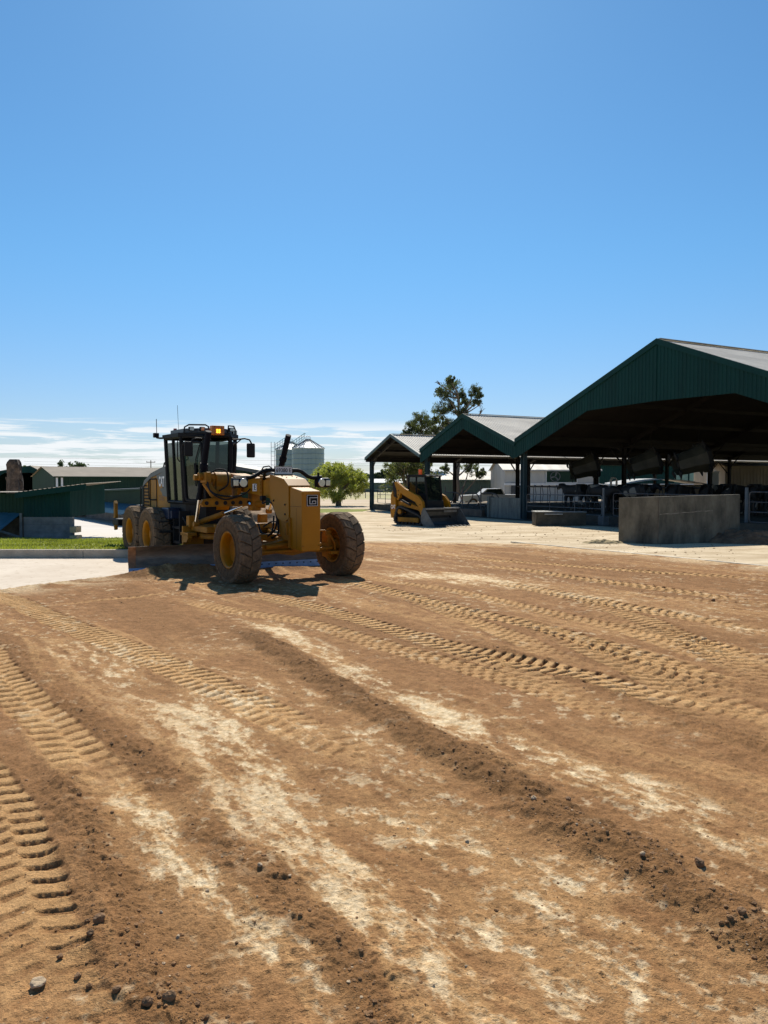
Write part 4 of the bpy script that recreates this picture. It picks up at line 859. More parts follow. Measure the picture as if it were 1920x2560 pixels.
#PART3
# ------------------------------------------------------------------ skid steer (compact track loader)
BS = R(40); FS = Vector((math.sin(BS), -math.cos(BS), 0)); OS = Vector((2.01,36.56,-.03))
sk = thing('track_loader', 'small yellow compact track loader with wide black bucket parked by the barns', 'loader', OS, math.atan2(FS.y, FS.x))
def Q(mb, n, m, par=sk, fix=True):
    o = mb.build(n, m, par)
    if fix: fix_normals(o)
    return o
for s in (-1,1):
    y0, y1 = (s*.55, s*.93) if s > 0 else (s*.93, s*.55)
    outl = [(-1.15,.05),(-1.28,.14),(-1.30,.32),(-1.12,.78),(-.98,.88),(-.82,.88),(.45,.50),(.66,.36),(.70,.18),(.60,.05),(.4,.0),(-1.0,.0)]
    m = MB(); n = len(outl); cx, cz = -.35,.32
    inner = [(cx+(x-cx)*.90, cz+(z-cz)*.84) for x,z in outl]
    vs = [(x,y0,z) for x,z in outl]+[(x,y1,z) for x,z in outl]+[(x,y0,z) for x,z in inner]+[(x,y1,z) for x,z in inner]
    fs = []
    for i in range(n):
        j = (i+1)%n; fs += [(i,j,n+j,n+i),(2*n+i,3*n+i,3*n+j,2*n+j),(i,2*n+i,2*n+j,j),(n+i,n+j,3*n+j,3*n+i)]
    m.add(vs, fs)
    P_ = [Vector((x,0,z)) for x,z in outl]+[Vector((outl[0][0],0,outl[0][1]))]
    for i in range(n):                                  # tread bars
        a, b = P_[i], P_[i+1]; L_ = (b-a).length; k = max(1,int(L_/.09)); nrm = Vector(((b-a).z,0,-(b-a).x)).normalized()
        if nrm.dot(a-Vector((cx,0,cz))) < 0: nrm = -nrm
        for q in range(k):
            c = a.lerp(b,(q+.5)/k); t = (b-a).normalized()*.028
            m.add([c-t+Vector((0,y0,0)), c+t+Vector((0,y0,0)), c+t*.8+nrm*.03+Vector((0,y0,0)), c-t*.8+nrm*.03+Vector((0,y0,0)), c-t+Vector((0,y1,0)), c+t+Vector((0,y1,0)), c+t*.8+nrm*.03+Vector((0,y1,0)), c-t*.8+nrm*.03+Vector((0,y1,0))], [(0,1,2,3),(7,6,5,4),(3,2,6,7),(0,3,7,4),(1,5,6,2)])
    tr = Q(m, 'track', mat('track_rubber', (.025,.025,.026), .8, 0, .25, 6, dust=.3, dustcol=(.14,.11,.08)))
    m = MB(); m.box(-1.05,.42,y0+.05,y1-.03 if s>0 else y1-.05,.14,.36,ch=.03) if s>0 else m.box(-1.05,.42,y0+.03,y1-.05,.14,.36,ch=.03); Q(m, 'track_frame', YELD, tr)
    for k in range(6): 
        m = MB(); m.cyl((-1.0+.26*k,y0+.04,.12),(-1.0+.26*k,y1-.04,.12),.085,n=14); Q(m, 'roller', BLKM, tr)
    m = MB(); m.cyl((-.93,y0+.03,.62),(-.93,y1-.03,.62),.12,n=16); Q(m, 'sprocket', YELD, tr)
    m = MB()
    for k in range(12): a = k*PI/6; m.box(-.02,.02,y0+.1,y1-.1,.12,.19, M=Matrix.Translation((-.93,0,.62))@Matrix.Rotation(a,4,'Y'))
    Q(m, 'sprocket_teeth', BLKM, tr)
m = MB(); m.prism([(-1.2,.35),(-1.42,.5),(-1.45,1.35),(-1.2,1.45),(.6,1.15),(.7,.35)], 'y', -.54,.54); Q(m, 'chassis', BLKM)
m = MB(); m.prism([(-1.52,.32),(-1.56,.5),(-1.54,1.42),(-1.40,1.62),(-1.20,1.40),(-1.18,.45),(-1.28,.30)], 'y', -.90,.90)
bd = Q(m, 'rear_body', YEL)
m = MB(); m.prism([(-1.1,.92),(.3,.72),(.45,.62),(.4,.85),(-.4,1.05),(-1.1,1.12)], 'y', -.80,.80); Q(m, 'side_cover', YELD)
text_mb('CAT', .26, Matrix.Translation((-1.37,-.905,.83))@Matrix.Rotation(PI/2,4,'X'), .002, .008, .62).build('logo_text', WHT, bd)
m = MB(); m.add([(-1.43,-.907,.72),(-1.31,-.907,.72),(-1.31,-.907,.82)], [(0,1,2)]); m.build('logo_triangle', mat('logo_red', (.30,.03,.02), .5), bd)
for s in (-1,1):
    y0, y1 = s*.84-.07, s*.84+.07
    m = MB(); m.prism([(-1.28,2.02),(-1.12,2.04),(-.55,1.72),(.40,1.38),(.68,1.12),(.80,.62),(.72,.50),(.56,.52),(.48,.84),(.20,1.10),(-.55,1.38),(-.82,1.52),(-.95,1.20),(-1.08,1.18),(-1.10,1.62)], 'y', y0, y1)
    a_ = Q(m, 'lift_arm', YEL)
    m = MB(); m.prism([(-1.38,2.02),(-1.26,2.05),(-1.12,1.55),(-1.2,1.28),(-1.34,1.35),(-1.40,1.7)], 'y', y0+.01, y1-.01); m.cyl((-1.2,y0-.01,1.36),(-1.2,y1+.01,1.36),.06,n=12); m.cyl((-1.05,s*.84,1.25),(-.2,s*.84,.95),.05,n=10)
    m.build('arm_link', BLKM, a_); m = MB(); m.cyl((.55,s*.80,.66),(1.0,s*.62,.38),.045,n=10); m.build('tilt_cylinder', BLKM, a_)
    m = MB()
    for (x,z) in ((-.98,1.62),(-.98,1.42),(-1.06,1.3),(.55,.98)): m.cyl((x,s*.912,z),(x,s*.925,z),.03,n=10)
    m.build('pin', BLKM, a_)
m = MB(); m.box(-.45,-.10,-.913,-.905,1.52,1.58,M=Matrix.Translation((0,0,0))); 
# cab
m = MB(); cz0, cz1 = 1.1, 2.30
cor = {(-1,-1):(-.72,-.47),(1,-1):(.42,-.47),(1,1):(.42,.47),(-1,1):(-.72,.47)}
for (a,b),(x,y) in cor.items(): m.tube([(x+(.12 if a>0 else 0),y,1.0),(x+(.12 if a>0 else -.02),y,1.35),(x,y,cz1)], .05, 6)
m.tube([(-.18,-.47,1.2),(-.18,-.47,2.3)], .045, 6); m.tube([(-.18,.47,1.2),(-.18,.47,2.3)], .045, 6)
m.prism([(-.8,2.27),(.48,2.27),(.52,2.34),(.46,2.38),(-.76,2.38),(-.84,2.33)], 'y', -.52,.52); m.box(-.75,.5,-.50,-.45,1.0,1.50); m.box(-.75,.5,.45,.50,1.0,1.50); m.box(-.76,-.72,-.45,.45,1.0,1.5); m.box(.45,.62,-.45,.45,.55,.95,ch=.03)
ck = Q(m, 'cab', BLK)
for n_, q in (('side_glass',[(-.72,-.47,1.5),(-.18,-.47,1.5),(-.18,-.47,2.25),(-.72,-.47,2.25)]),('side_glass',[(-.18,-.47,1.5),(.5,-.47,1.5),(.42,-.47,2.25),(-.18,-.47,2.25)]),('side_glass',[(-.72,.47,1.5),(.5,.47,1.5),(.42,.47,2.25),(-.72,.47,2.25)]),('windscreen',[(.55,-.44,1.0),(.55,.44,1.0),(.44,.44,2.25),(.44,-.44,2.25)]),('rear_glass',[(-.73,-.44,1.5),(-.73,.44,1.5),(-.73,.44,2.25),(-.73,-.44,2.25)])):
    m = MB(); m.quad(*q); m.build(n_, GLS, ck)
m = MB(); m.box(-.45,.0,-.27,.27,1.05,1.25,ch=.05); m.box(-.5,-.38,-.27,.27,1.2,1.85,ch=.05); Q(m, 'driver_seat', SEAT)
m = MB(); m.cyl((-.15,-.25,2.38),(-.15,-.25,2.62),.085,n=14); Q(m, 'beacon', emis('beacon_orange', (.8,.10,.01), .15))
m = MB(); 
for v in (-.4,0.,.4): m.box(.48,.54,v-.08,v+.08,2.30,2.36,ch=.01)
Q(m, 'work_lamp', LAMP)
text_mb('CAT', .14, Matrix.Translation((.625,.0,.78))@Matrix.Rotation(PI/2,4,'Z')@Matrix.Rotation(PI/2,4,'X'), .002, .004, .7).build('logo_text', WHT, ck)
# bucket
m = MB(); hb = 1.12
bs = [(1.75,.02),(1.35,.0),(1.05,.05),(.92,.18),(.88,.42),(.92,.66),(1.02,.78)]
th = [(1.75,.045),(1.35,.03),(1.07,.08),(.95,.2),(.91,.42),(.95,.65),(1.04,.76)]
m.prism(bs+th[::-1], 'y', -hb, hb)
Q(m, 'bucket', BUCK); bk = sk.children[-1]
for s in (-1,1):
    m = MB(); y0 = s*hb; m.prism([(1.80,.0),(1.35,-.01),(1.02,.03),(.88,.2),(.86,.45),(.90,.68),(1.0,.82),(1.12,.80)], 'y', min(y0,y0+s*.025), max(y0,y0+s*.025)); Q(m, 'side_plate', mat('side_plate_steel', (.13,.14,.14), .55, .4, .3, 4, dust=.3, dustcol=(.25,.21,.16)), bk)
m = MB(); 
for k in range(9): y = -1.05+.2625*k; m.prism([(1.70,.01),(1.90,.0),(1.72,.05)], 'y', y-.035, y+.035)
Q(m, 'tooth', BUCK, bk)
m = MB(); m.box(.98,1.06,-hb,hb,.76,.84,ch=.01)
for k in range(14): y = .15+.06*k; m.box(1.05,1.065,y,y+.03,.62,.72)
Q(m, 'spill_guard', mat('guard_edge', (.30,.30,.29), .5, .4, .3, 5, dust=.2), bk)
m = MB(); m.box(.75,.92,-.55,.55,.2,.72,ch=.03); Q(m, 'coupler', BLKM)

# ------------------------------------------------------------------ barns
gA = Vector((.47,-.88,0)).normalized(); OB = Vector((7.42,41.4,-.03)); RB = math.atan2(gA.y, gA.x)
MBn = Matrix.Translation(OB) @ Matrix.Rotation(RB,4,'Z')
ROOFSHADE = mat('roof_underside_shade', (.020,.015,.011), .8, 0, .3, 1.0)  # near-black colour standing in for the shade inside the barns
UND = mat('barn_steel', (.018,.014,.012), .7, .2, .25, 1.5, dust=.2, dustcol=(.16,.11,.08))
LEN = 42.0
def barn(name, label, x0, x1, ze, za, fascia, ys, mids, trim, group='open sided cattle barns in a row', posts=(True,True)):
    t = thing(name, label, 'barn', OB, RB, group); xm = (x0+x1)/2; sl = (za-ze)/(xm-x0); oh = .45
    def part(mb, n, m, par=t): return mb.build(n, m, par)
    m = MB(); m.ribbed((x0-.0,-oh,ze),(x0-.0,LEN,ze),(xm,LEN,za),(xm,-oh,za),.20,.028); part(m, 'roof', ROOF)
    m = MB(); m.ribbed((x1,LEN,ze),(x1,-oh,ze),(xm,-oh,za),(xm,LEN,za),.20,.028); part(m, 'roof', ROOF)
    m = MB(); m.add([(x0+.02,-oh+.03,ze-.03),(xm,-oh+.03,za-.03),(x1-.02,-oh+.03,ze-.03),(x1-.02,LEN,ze-.03),(xm,LEN,za-.03),(x0+.02,LEN,ze-.03)], [(0,1,4,5),(1,2,3,4)]); part(m, 'roof_shade_sheet', ROOFSHADE)  # dark sheet added below the roofing to deepen the interior shade
    m = MB(); m.box(xm-.15,xm+.15,-oh,LEN,za+.03,za+.05); m.box(x1-.12,x1+.1,-oh,LEN,ze-.12,ze-.02) if trim=='c' else None; part(m, 'ridge_cap', ROOF)
    # barge boards on the gable
    m = MB(); tk = .20 if trim != 'c' else .16
    for a, za_, b, zb_ in ((x0,ze,xm,za),(xm,za,x1,ze)):
        m.prism([(a,za_-tk-.0),(b,zb_-tk-.0),(b,zb_+.05),(a,za_+.05)], 'y', -oh-.09, -oh-.03)
    fix_normals(part(m, 'barge_board', GRN if trim != 'c' else mat('grey_green_trim', (.06,.11,.11), .5, 0, .15, 1)))
    if fascia:                                  # ribbed green sheeting, top edge = roof, lower edge given
        m = MB(); top = lambda x: ze+sl*(min(x,x1-(x-x0) if x > xm else x)-x0) if x <= xm else za-sl*(x-xm)
        xs_ = sorted(set([x0,xm,x1]+[p[0] for p in fascia]))
        def bot(x):
            for (a,za2),(b,zb2) in zip(fascia, fascia[1:]):
                if a <= x <= b: return za2+(zb2-za2)*(x-a)/(b-a)
            return fascia[-1][1]
        for a, b in zip(xs_, xs_[1:]): m.ribbed((a,-oh-.02,bot(a)),(b,-oh-.02,bot(b)),(b,-oh-.02,top(b)-.03),(a,-oh-.02,top(a)-.03),.19,.022)
        part(m, 'fascia', GRN)
    # frames
    for y in ys:
        m = MB()
        for a, za_, b, zb_ in ((x0,ze,xm,za),(xm,za,x1,ze)): m.prism([(a,za_-.34),(b,zb_-.34),(b,zb_-.06),(a,za_-.06)], 'y', y-.07, y+.07)
        if y > .1:
            m.tube([(x0+.1,y,ze-1.0),(x0+1.2,y,ze+sl*1.2-.3)], .05, 5); m.tube([(x1-.1,y,ze-1.0),(x1-1.2,y,ze+sl*1.2-.3)], .05, 5)
        else: m.tube([(x0+.1,y,ze-.9),(x0+1.1,y,ze+sl*1.1-.25)], .05, 5)
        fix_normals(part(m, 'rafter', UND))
    nP = 5 if (x1-x0) > 12 else 3
    for s in (0,1):
        for k in range(nP):
            f = (k+.35)/nP; x = x0+(xm-x0)*f if s == 0 else x1-(x1-xm)*f; z = ze+(za-ze)*f-.06
            m = MB(); m.box(x-.04,x+.04,-oh+.05,LEN,z-.20,z-.02); part(m, 'purlin', UND)
    m = MB(); m.box(x0+.02,x0+.14,-oh,LEN,ze-.28,ze+.02); part(m, 'eave_beam', UND)
    xsP = ([x0+.14] if posts[0] else [])+mids+([x1-.14] if posts[1] else [])
    for x in xsP:
        top = min(ze+sl*(x-x0), ze+sl*(x1-x))-.3
        for y in ys:
            w = .10 if y > .1 else .125
            m = MB(); m.box(x-w,x+w,y-w*.1,y+w*.1,0,top); m.box(x-w,x-w+.03,y-w,y+w,0,top); m.box(x+w-.03,x+w,y-w,y+w,0,top); m.box(x-w-.06,x+w+.06,y-w-.06,y+w+.06,0,.04)
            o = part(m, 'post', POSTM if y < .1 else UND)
    return t
ysr = [0,7.3,14.6,21.9,29.2,36.5,41.8]
zeA = 4.28
barn('cattle_barn', 'largest green gabled open barn nearest the camera at the right', 0, 19.2, zeA, 8.03, [(0,3.35),(.15,3.35),(5.44,5.38),(9.58,5.46),(13.4,5.40),(19.05,3.35),(19.2,3.35)], ysr, [], 'a')
barn('cattle_barn', 'middle open barn with green ribbed gable behind the track loader', -9.9, 0, 4.12, 6.02, [(-9.9,3.30),(-9.7,3.30),(-4.95,5.16),(-.2,3.30),(0,3.30)], ysr, [], 'b', posts=(True,False))
barn('cattle_barn', 'smallest and farthest open barn with thin grey gable trim', -17.8, -9.9, 3.78, 5.32, None, ysr, [], 'c', posts=(True,False))
# slab under the barns
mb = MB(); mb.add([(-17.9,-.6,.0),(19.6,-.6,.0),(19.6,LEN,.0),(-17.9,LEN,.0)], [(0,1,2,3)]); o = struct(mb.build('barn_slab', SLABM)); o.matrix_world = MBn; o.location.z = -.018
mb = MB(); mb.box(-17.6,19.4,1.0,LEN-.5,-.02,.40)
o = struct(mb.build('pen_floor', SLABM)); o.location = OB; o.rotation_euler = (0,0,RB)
def bl(o): o.location = OB; o.rotation_euler = (0,0,RB); return o
def bw(x, y, z=0): return MBn @ Vector((x,y,z))
KERB = mat('kerb_dark', (.13,.10,.075), .9, 0, .35, 2, dust=.3, dustcol=(.07,.055,.04), bump=.4)
for a, b, y, lab in ((-17.7,-10.3,.1,'dark kerb wall along the front of the farthest barn'),(-9.6,-3.9,.25,'dark kerb wall behind the track loader bucket')):
    m = MB(); m.box(a,b,y-.12,y+.12,0,.42,ch=.02); tag(bl(m.build('barn_kerb', KERB)), lab, 'kerb')
m = MB(); m.box(-3.2,-.35,.15,.35,0,1.15,ch=.015); m.box(-3.25,-3.10,.05,.45,0,1.2,ch=.01)
tag(bl(m.build('concrete_panel', mat('green_grey_concrete', (.17,.19,.17), .85, 0, .3, 2.5, dust=.35, dustcol=(.07,.07,.055), streak=(2,2,.35)))), 'water stained concrete panel wall between steel posts of the middle barn', 'wall')
GATEM = mat('gate_steel', (.16,.17,.175), .6, .3, .2, 3, dust=.2, dustcol=(.12,.09,.06))
# pens and gates
def gate(name, label, x0, x1, y, z0, z1, n, posts=True, r=.024, vert=2, group='steel rail gates of the barns', rz=0, cat='gate'):
    t = thing(name, label, cat, bw(x0,y), RB+rz, group); L_ = x1-x0
    m = MB(); loop_rail(m, 0, L_, z0, z1, r); m.build('gate_frame', RAILM if not posts else GATEM, t)
    for k in range(1,n): 
        m = MB(); z = z0+(z1-z0)*k/n; m.tube([(0,0,z),(L_,0,z)], r*.8, 6); m.build('rail', RAILM if not posts else GATEM, t)
    for k in range(1,vert+1): m = MB(); x = L_*k/(vert+1); m.tube([(x,0,z0),(x,0,z1)], r*.8, 6); m.build('brace', RAILM, t)
    if posts: m = MB(); m.cyl((L_+.12,0,0),(L_+.12,0,1.75),.055,n=10); m.box(L_-.06,L_+.30,-.18,.18,0,.42,ch=.02); m.build('gate_post', GATEM, t)
    return t
gate('rail_gate', 'long galvanised rail gate in front of the black cow behind the trough', .35, 5.9, .05, .45, 1.38, 3)
gate('rail_gate', 'rail gate partly hidden behind the left end of the concrete wall', 6.4, 12.6, .3, .45, 1.5, 3, posts=False)
gate('rail_gate', 'rail gate at the far right edge beyond the concrete wall', 13.6, 18.6, .2, .5, 1.65, 3, posts=False)
gate('rail_gate', 'rail gate at the left end of the farthest barn', -17.3, -14.9, .3, .5, 1.72, 4, posts=False, vert=1)
gate('rail_gate', 'second rail gate of the farthest barn next to the loader', -14.7, -10.2, .3, .5, 1.72, 4, posts=False, vert=2)
m = MB(); m.cyl((0,0,0),(0,0,1.8),.07,n=12); o = tag(m.build('steel_post', GATEM), 'grey steel post at the right end of the concrete wall', 'post'); o.location = (14.6,31.0,-.02)
# curly divider rails behind the loader
for i, (x, lab) in enumerate(((-8.6,'curved cubicle rail just right of the loader cab'),(-6.6,'curved cubicle rail in the middle of the middle barn'),(-4.6,'curved cubicle rail next to the stained concrete panel'))):
    t = thing('cubicle_rail', lab, 'rail', bw(x,1.2), RB, 'curved cubicle rails in the middle barn')
    m = MB(); m.tube([(-.9,0,.05),(-.9,0,1.75)],.04,6); m.build('upright', RAILM, t)
    m = MB(); m.tube([(-.9,0,1.35),(.4,0,1.35),(.85,0,1.15),(.95,0,.85),(.7,0,.6),(.2,0,.5),(-.1,0,.25),(-.15,0,.05)], .035, 7, sub=5); m.build('loop', RAILM, t)
    m = MB(); m.tube([(-.9,0,.6),(-.4,0,.62),(.1,0,.95),(.3,0,1.35)], .035, 7, sub=5); m.build('loop', RAILM, t)
# feed rails with head locks
def headlock(x0, x1, y, lab):
    t = thing('feed_rail', lab, 'rail', bw(x0,y), RB, 'dark feed rails with head locks'); L_ = x1-x0
    for z in (1.72,.62): m = MB(); m.tube([(0,0,z),(L_,0,z)], .045 if z > 1 else .035, 6); m.build('rail', RAILM, t)
    k = 0; x = .3
    while x < L_-.3 and k < 46:
        m = MB(); m.tube([(x,0,.62),(x,0,1.72)], .024, 5); m.tube([(x+.14,0,.62),(x+.26,.02,1.2),(x+.16,0,1.72)], .022, 5); m.cyl((x+.12,0,1.78),(x+.2,0,1.78),.05,n=6); m.build('neck_bar', RAILM, t); x += .72; k += 1
    return t
headlock(-9.4, -.3, 7.0, 'dark feed rail across the middle barn')
headlock(.4, 9.4, 7.2, 'dark feed rail in the left half of the largest barn')
headlock(9.8, 18.6, 7.2, 'dark feed rail in the right half of the largest barn')
# cows
def cow_mesh(pose, nm):
    hz = {'up':(1.02,1.42),'eat':(.95,.62),'level':(1.05,1.22)}[pose]
    V = [(-.75,0,1.22),(-.45,0,1.18),(-.05,0,1.10),(.35,0,1.12),(.62,0,1.18),(.62+.22,0,(1.18+hz[1])/2),(1.12,0,hz[1]),(1.32,0,hz[1]-.14),(1.42,0,hz[1]-.22),
         (-.72,.17,1.0),(-.62,.2,.68),(-.76,.2,.40),(-.70,.2,.06),(-.72,-.17,1.0),(-.60,-.2,.68),(-.74,-.2,.40),(-.68,-.2,.06),
         (.55,.16,.86),(.56,.17,.46),(.55,.17,.06),(.5,-.16,.86),(.52,-.17,.46),(.50,-.17,.06),(-.86,0,1.18),(-.92,0,.8),(-.92,0,.5),
         (1.08,.14,hz[1]+.06),(1.02,.24,hz[1]+.04),(1.08,-.14,hz[1]+.06),(1.02,-.24,hz[1]+.04),(-.45,0,.78)]
    E_ = [(0,1),(1,2),(2,3),(3,4),(4,5),(5,6),(6,7),(7,8),(0,9),(9,10),(10,11),(11,12),(0,13),(13,14),(14,15),(15,16),(4,17),(17,18),(18,19),(4,20),(20,21),(21,22),(0,23),(23,24),(24,25),(6,26),(26,27),(6,28),(28,29),(1,30)]
    Rd = [.25,(.30,.32),(.34,.36),(.31,.35),(.24,.29),.17,.12,.095,.075,.15,.10,.055,.06,.15,.10,.055,.06,.12,.065,.06,.12,.065,.06,.03,.02,.04,.05,.03,.05,.03,.13]
    return skin_mesh(nm, V, E_, Rd, 2, root=2)
COWM = bpy.data.materials.new('cow_hide'); COWM.use_nodes = True
nt = COWM.node_tree; b_ = nt.nodes['Principled BSDF']; b_.inputs['Roughness'].default_value = .7
tc = nd(nt,'ShaderNodeTexCoord'); oi = nd(nt,'ShaderNodeObjectInfo'); va = nd(nt,'ShaderNodeVectorMath',operation='ADD'); nt.links.new(tc.outputs['Object'], va.inputs[0]); nt.links.new(oi.outputs['Location'], va.inputs[1])
nz = nd(nt,'ShaderNodeTexNoise'); nz.inputs['Scale'].default_value = 1.6; nz.inputs['Detail'].default_value = 1.5; nt.links.new(va.outputs[0], nz.inputs['Vector'])
rp_ = nd(nt,'ShaderNodeMapRange'); rp_.inputs[1].default_value = .62; rp_.inputs[2].default_value = .635; nt.links.new(nz.outputs[0], rp_.inputs[0])
mm = nd(nt,'ShaderNodeMix',data_type='RGBA'); mm.inputs[6].default_value = (.012,.011,.010,1); mm.inputs[7].default_value = (.22,.20,.16,1); nt.links.new(rp_.outputs[0], mm.inputs[0]); nt.links.new(mm.outputs[2], b_.inputs['Base Color'])
cm = {p: cow_mesh(p, 'cow') for p in ('up','eat','level')}
for q in cm.values(): q.materials.append(COWM)
cows = [(5.6,2.6,185,'level','black cow standing behind the latch end of the long gate'),(2.2,3.6,15,'level','second cow behind the black cow next to the blue post'),(4.6,4.0,-5,'up','cow in the second row behind the middle of the long gate'),(6.6,4.4,100,'level','cow standing beyond the gate post'),
 (1.6,2.3,180,'up','black cow standing nearest the blue post with its head raised'),(3.6,2.2,5,'level','black and white cow behind the right half of the long gate'),(3.0,4.6,170,'eat','cow behind the two cows at the long gate'),
 (7.5,5.8,90,'eat','cow feeding just right of the gate post'),(8.7,5.9,88,'level','second cow feeding right of the gate post'),(9.9,6.0,92,'level','cow feeding above the left end of the concrete wall'),(11.0,5.9,85,'eat','cow feeding above the middle of the concrete wall'),(12.2,6.0,95,'level','cow above the right half of the concrete wall'),
 (13.4,6.0,90,'eat','cow above the right end of the concrete wall'),(14.8,6.1,84,'level','cow just right of the concrete wall'),(16.2,6.0,92,'level','cow at the far right of the largest barn'),
 (5.4,8.9,-88,'eat','cow facing the camera across the feed rail near the long gate'),(8.2,9.0,-92,'level','cow facing the camera beyond the feed rail left of the wall'),(11.6,9.1,-86,'level','cow facing the camera beyond the feed rail above the wall'),(-1.6,9.0,-90,'eat','cow behind the stained concrete panel')]
for x, y, a, p, lab in cows:
    c = bpy.data.objects.new('cow', cm[p]); COL.objects.link(c); c.location = bw(x,y,.43); c.rotation_euler = (0,0,RB+R(a)); tag(c, lab, 'cow', 'cattle in the barns')
# big barrel fans hung under the roof
def fan(x, y, z, lab, s=1.0):
    t = thing('barrel_fan', lab, 'fan', bw(x,y,z), 0, 'large tilted barrel fans under the barn roofs'); t.rotation_euler = (0, R(-16), RB+R(62)-R(0)); t.scale = (s*1.22,s*.9,s*.9)
    m = MB(); m.lathe([(.60,-.7),(.66,-.4),(.70,.0),(.86,.45),(.84,.45),(.68,.0),(.64,-.4),(.58,-.7)], 8, 'x', a0=PI/8, a1=PI/8+2*PI, smooth=False); m.build('fan_cone', FANT, t)
    m = MB(); m.lathe([(.86,.45),(.92,.47),(.90,.62),(.84,.60)], 8, 'x', smooth=False, a0=PI/8, a1=PI/8+2*PI); m.build('fan_rim', BLKM, t)
    for k in range(5):
        a = k*2*PI/5; m = MB(); m.prism([(.08,-.05),(.56,-.12),(.58,.10),(.08,.05)], 'x', -.42,-.40, M=Matrix.Rotation(a,4,'X')); m.build('blade', BLKM, t)
    m = MB(); m.cyl((-.6,0,0),(-.3,0,0),.16,n=12); m.build('motor', BLKM, t)
    for k in range(4):
        a = PI/4+k*PI/2; m = MB(); m.prism([(.80,-.22),(1.16,-.30),(1.14,.05),(.82,.22)], 'x', .42,.46, M=Matrix.Rotation(a,4,'X')); m.build('deflector', BLKM, t); m = MB(); m.prism([(.55,-.2),(.85,-.26),(.85,.2),(.57,.2)], 'x', -.75,-.71, M=Matrix.Rotation(a,4,'X')); m.build('deflector', BLKM, t)
    m = MB(); m.tube([(-.5,0,.6),(-1.3,0,1.75)],.012,5); m.tube([(.4,0,.8),(.8,0,2.1)],.012,5); m.build('hanger', BLKM, t)
for x, y, z, lab in ((-.85,5.2,2.85,'barrel fan hanging left of the blue front post'),(4.2,4.6,2.95,'barrel fan above the black cow and long gate'),(8.2,3.4,3.0,'barrel fan above the left end of the concrete wall'),(14.6,2.6,3.1,'barrel fan near the right edge of the largest barn')):
    fan(x, y, z, lab, .92)

# ------------------------------------------------------------------ concrete wall and trough
m = MB(); cw = [(7.90,25.9),(8.92,25.02),(12.10,26.15)]
wl = MB()
def wallseg(mb, pts, th, z0, h0, h1):
    n = len(pts); outer = [Vector((p[0],p[1],0)) for p in pts]; offs = []
    for i in range(n):
        d = (outer[min(i+1,n-1)]-outer[max(i-1,0)]).normalized(); offs.append(outer[i]+Vector((-d.y,d.x,0))*th)
    hh = [h0+(h1-h0)*i/(n-1) for i in range(n)]
    vs = [o+Vector((0,0,z0)) for o in outer]+[o+Vector((0,0,hh[i])) for i,o in enumerate(outer)]+[o+Vector((0,0,z0)) for o in offs]+[o+Vector((0,0,hh[i])) for i,o in enumerate(offs)]
    fs = []
    for i in range(n-1): fs += [(i,i+1,n+i+1,n+i),(2*n+i+1,2*n+i,3*n+i,3*n+i+1),(n+i,n+i+1,3*n+i+1,3*n+i)]
    fs += [(0,n,3*n,2*n),(n-1,3*n-1,4*n-1,2*n-1)]
    return mb.add(vs, fs)
wallseg(wl, cw, .2, -.05, 1.47, 1.58); t_ = wl.build('concrete_wall', CONC); fix_normals(t_); tag(t_, 'weathered grey concrete wall bent at a corner in front of the largest barn', 'wall')
bvm = t_.modifiers.new('b','BEVEL'); bvm.width = .012; bvm.segments = 2
m = MB()
for x in (-.0,): 
    a = Vector((8.92,25.02,0)); m.cyl((8.915,25.0,.0),(8.915,25.0,1.47),.012,n=5)
m.build('joint', KERB, t_)
dv = Vector((12.10-8.92,26.15-25.02,0)).normalized(); nv = Vector((dv.y,-dv.x,0))
for k_, (s_, w_, z0_, z1_) in enumerate(((.62,.008,.0,1.47),(1.45,.006,.0,1.48),(2.72,.008,.0,1.50))):
    m = MB(); c0 = Vector((8.92,25.02,0))+dv*s_+nv*.003; m.add([c0+Vector((0,0,z0_)), c0+dv*w_*2.2+Vector((0,0,z0_)), c0+dv*w_*2.2+Vector((0,0,z1_)), c0+Vector((0,0,z1_))], [(0,1,2,3)]); m.build('joint', KERB, t_)
m = MB()
for q in range(9): c0 = Vector((8.92,25.02,0))+dv*(.05+.24*q)+nv*.004; c1 = c0+dv*.24; za_, zb_ = .93+.012*q+.01*math.sin(q*2.1), .93+.012*(q+1)+.01*math.sin((q+1)*2.1); m.add([c0+Vector((0,0,za_)), c1+Vector((0,0,zb_)), c1+Vector((0,0,zb_+.022)), c0+Vector((0,0,za_+.03))], [(0,1,2,3)])
m.build('scrape_mark', mat('scraped_concrete', (.23,.20,.155), .95, 0, .4, 6), t_)
for s_, z_, r_ in ((.66,1.06,.035),(.66,.42,.03),(1.30,.40,.025),(1.02,.72,.03),(1.9,.45,.025),(1.95,1.2,.03)):
    m = MB(); c0 = Vector((8.92,25.02,0))+dv*s_+Vector((0,0,z_)); m.cyl(c0+nv*.001, c0+nv*.005, r_, n=9); m.build('tie_hole', KERB, t_)
tr = thing('water_trough', 'long concrete trough with steel lid rail before the long gate', 'trough', (7.05,35.7,-.03), R(3))
m = MB(); m.box(0,2.38,0,.75,0,.62,ch=.03); m.build('trough_body', mat('mossy_concrete', (.085,.072,.05), .9, 0, .4, 2.5, dust=.35, dustcol=(.08,.075,.045), bump=.5), tr)
m = MB(); m.box(-.02,1.2,-.03,.78,.625,.67,ch=.008); m.box(.4,1.25,-.05,-.01,.52,.56,ch=.006); m.box(1.22,2.4,.02,.76,.622,.645,ch=.006); m.build('lid', mat('lid_steel', (.45,.45,.43), .4, .5, .2, 4, dust=.2), tr)

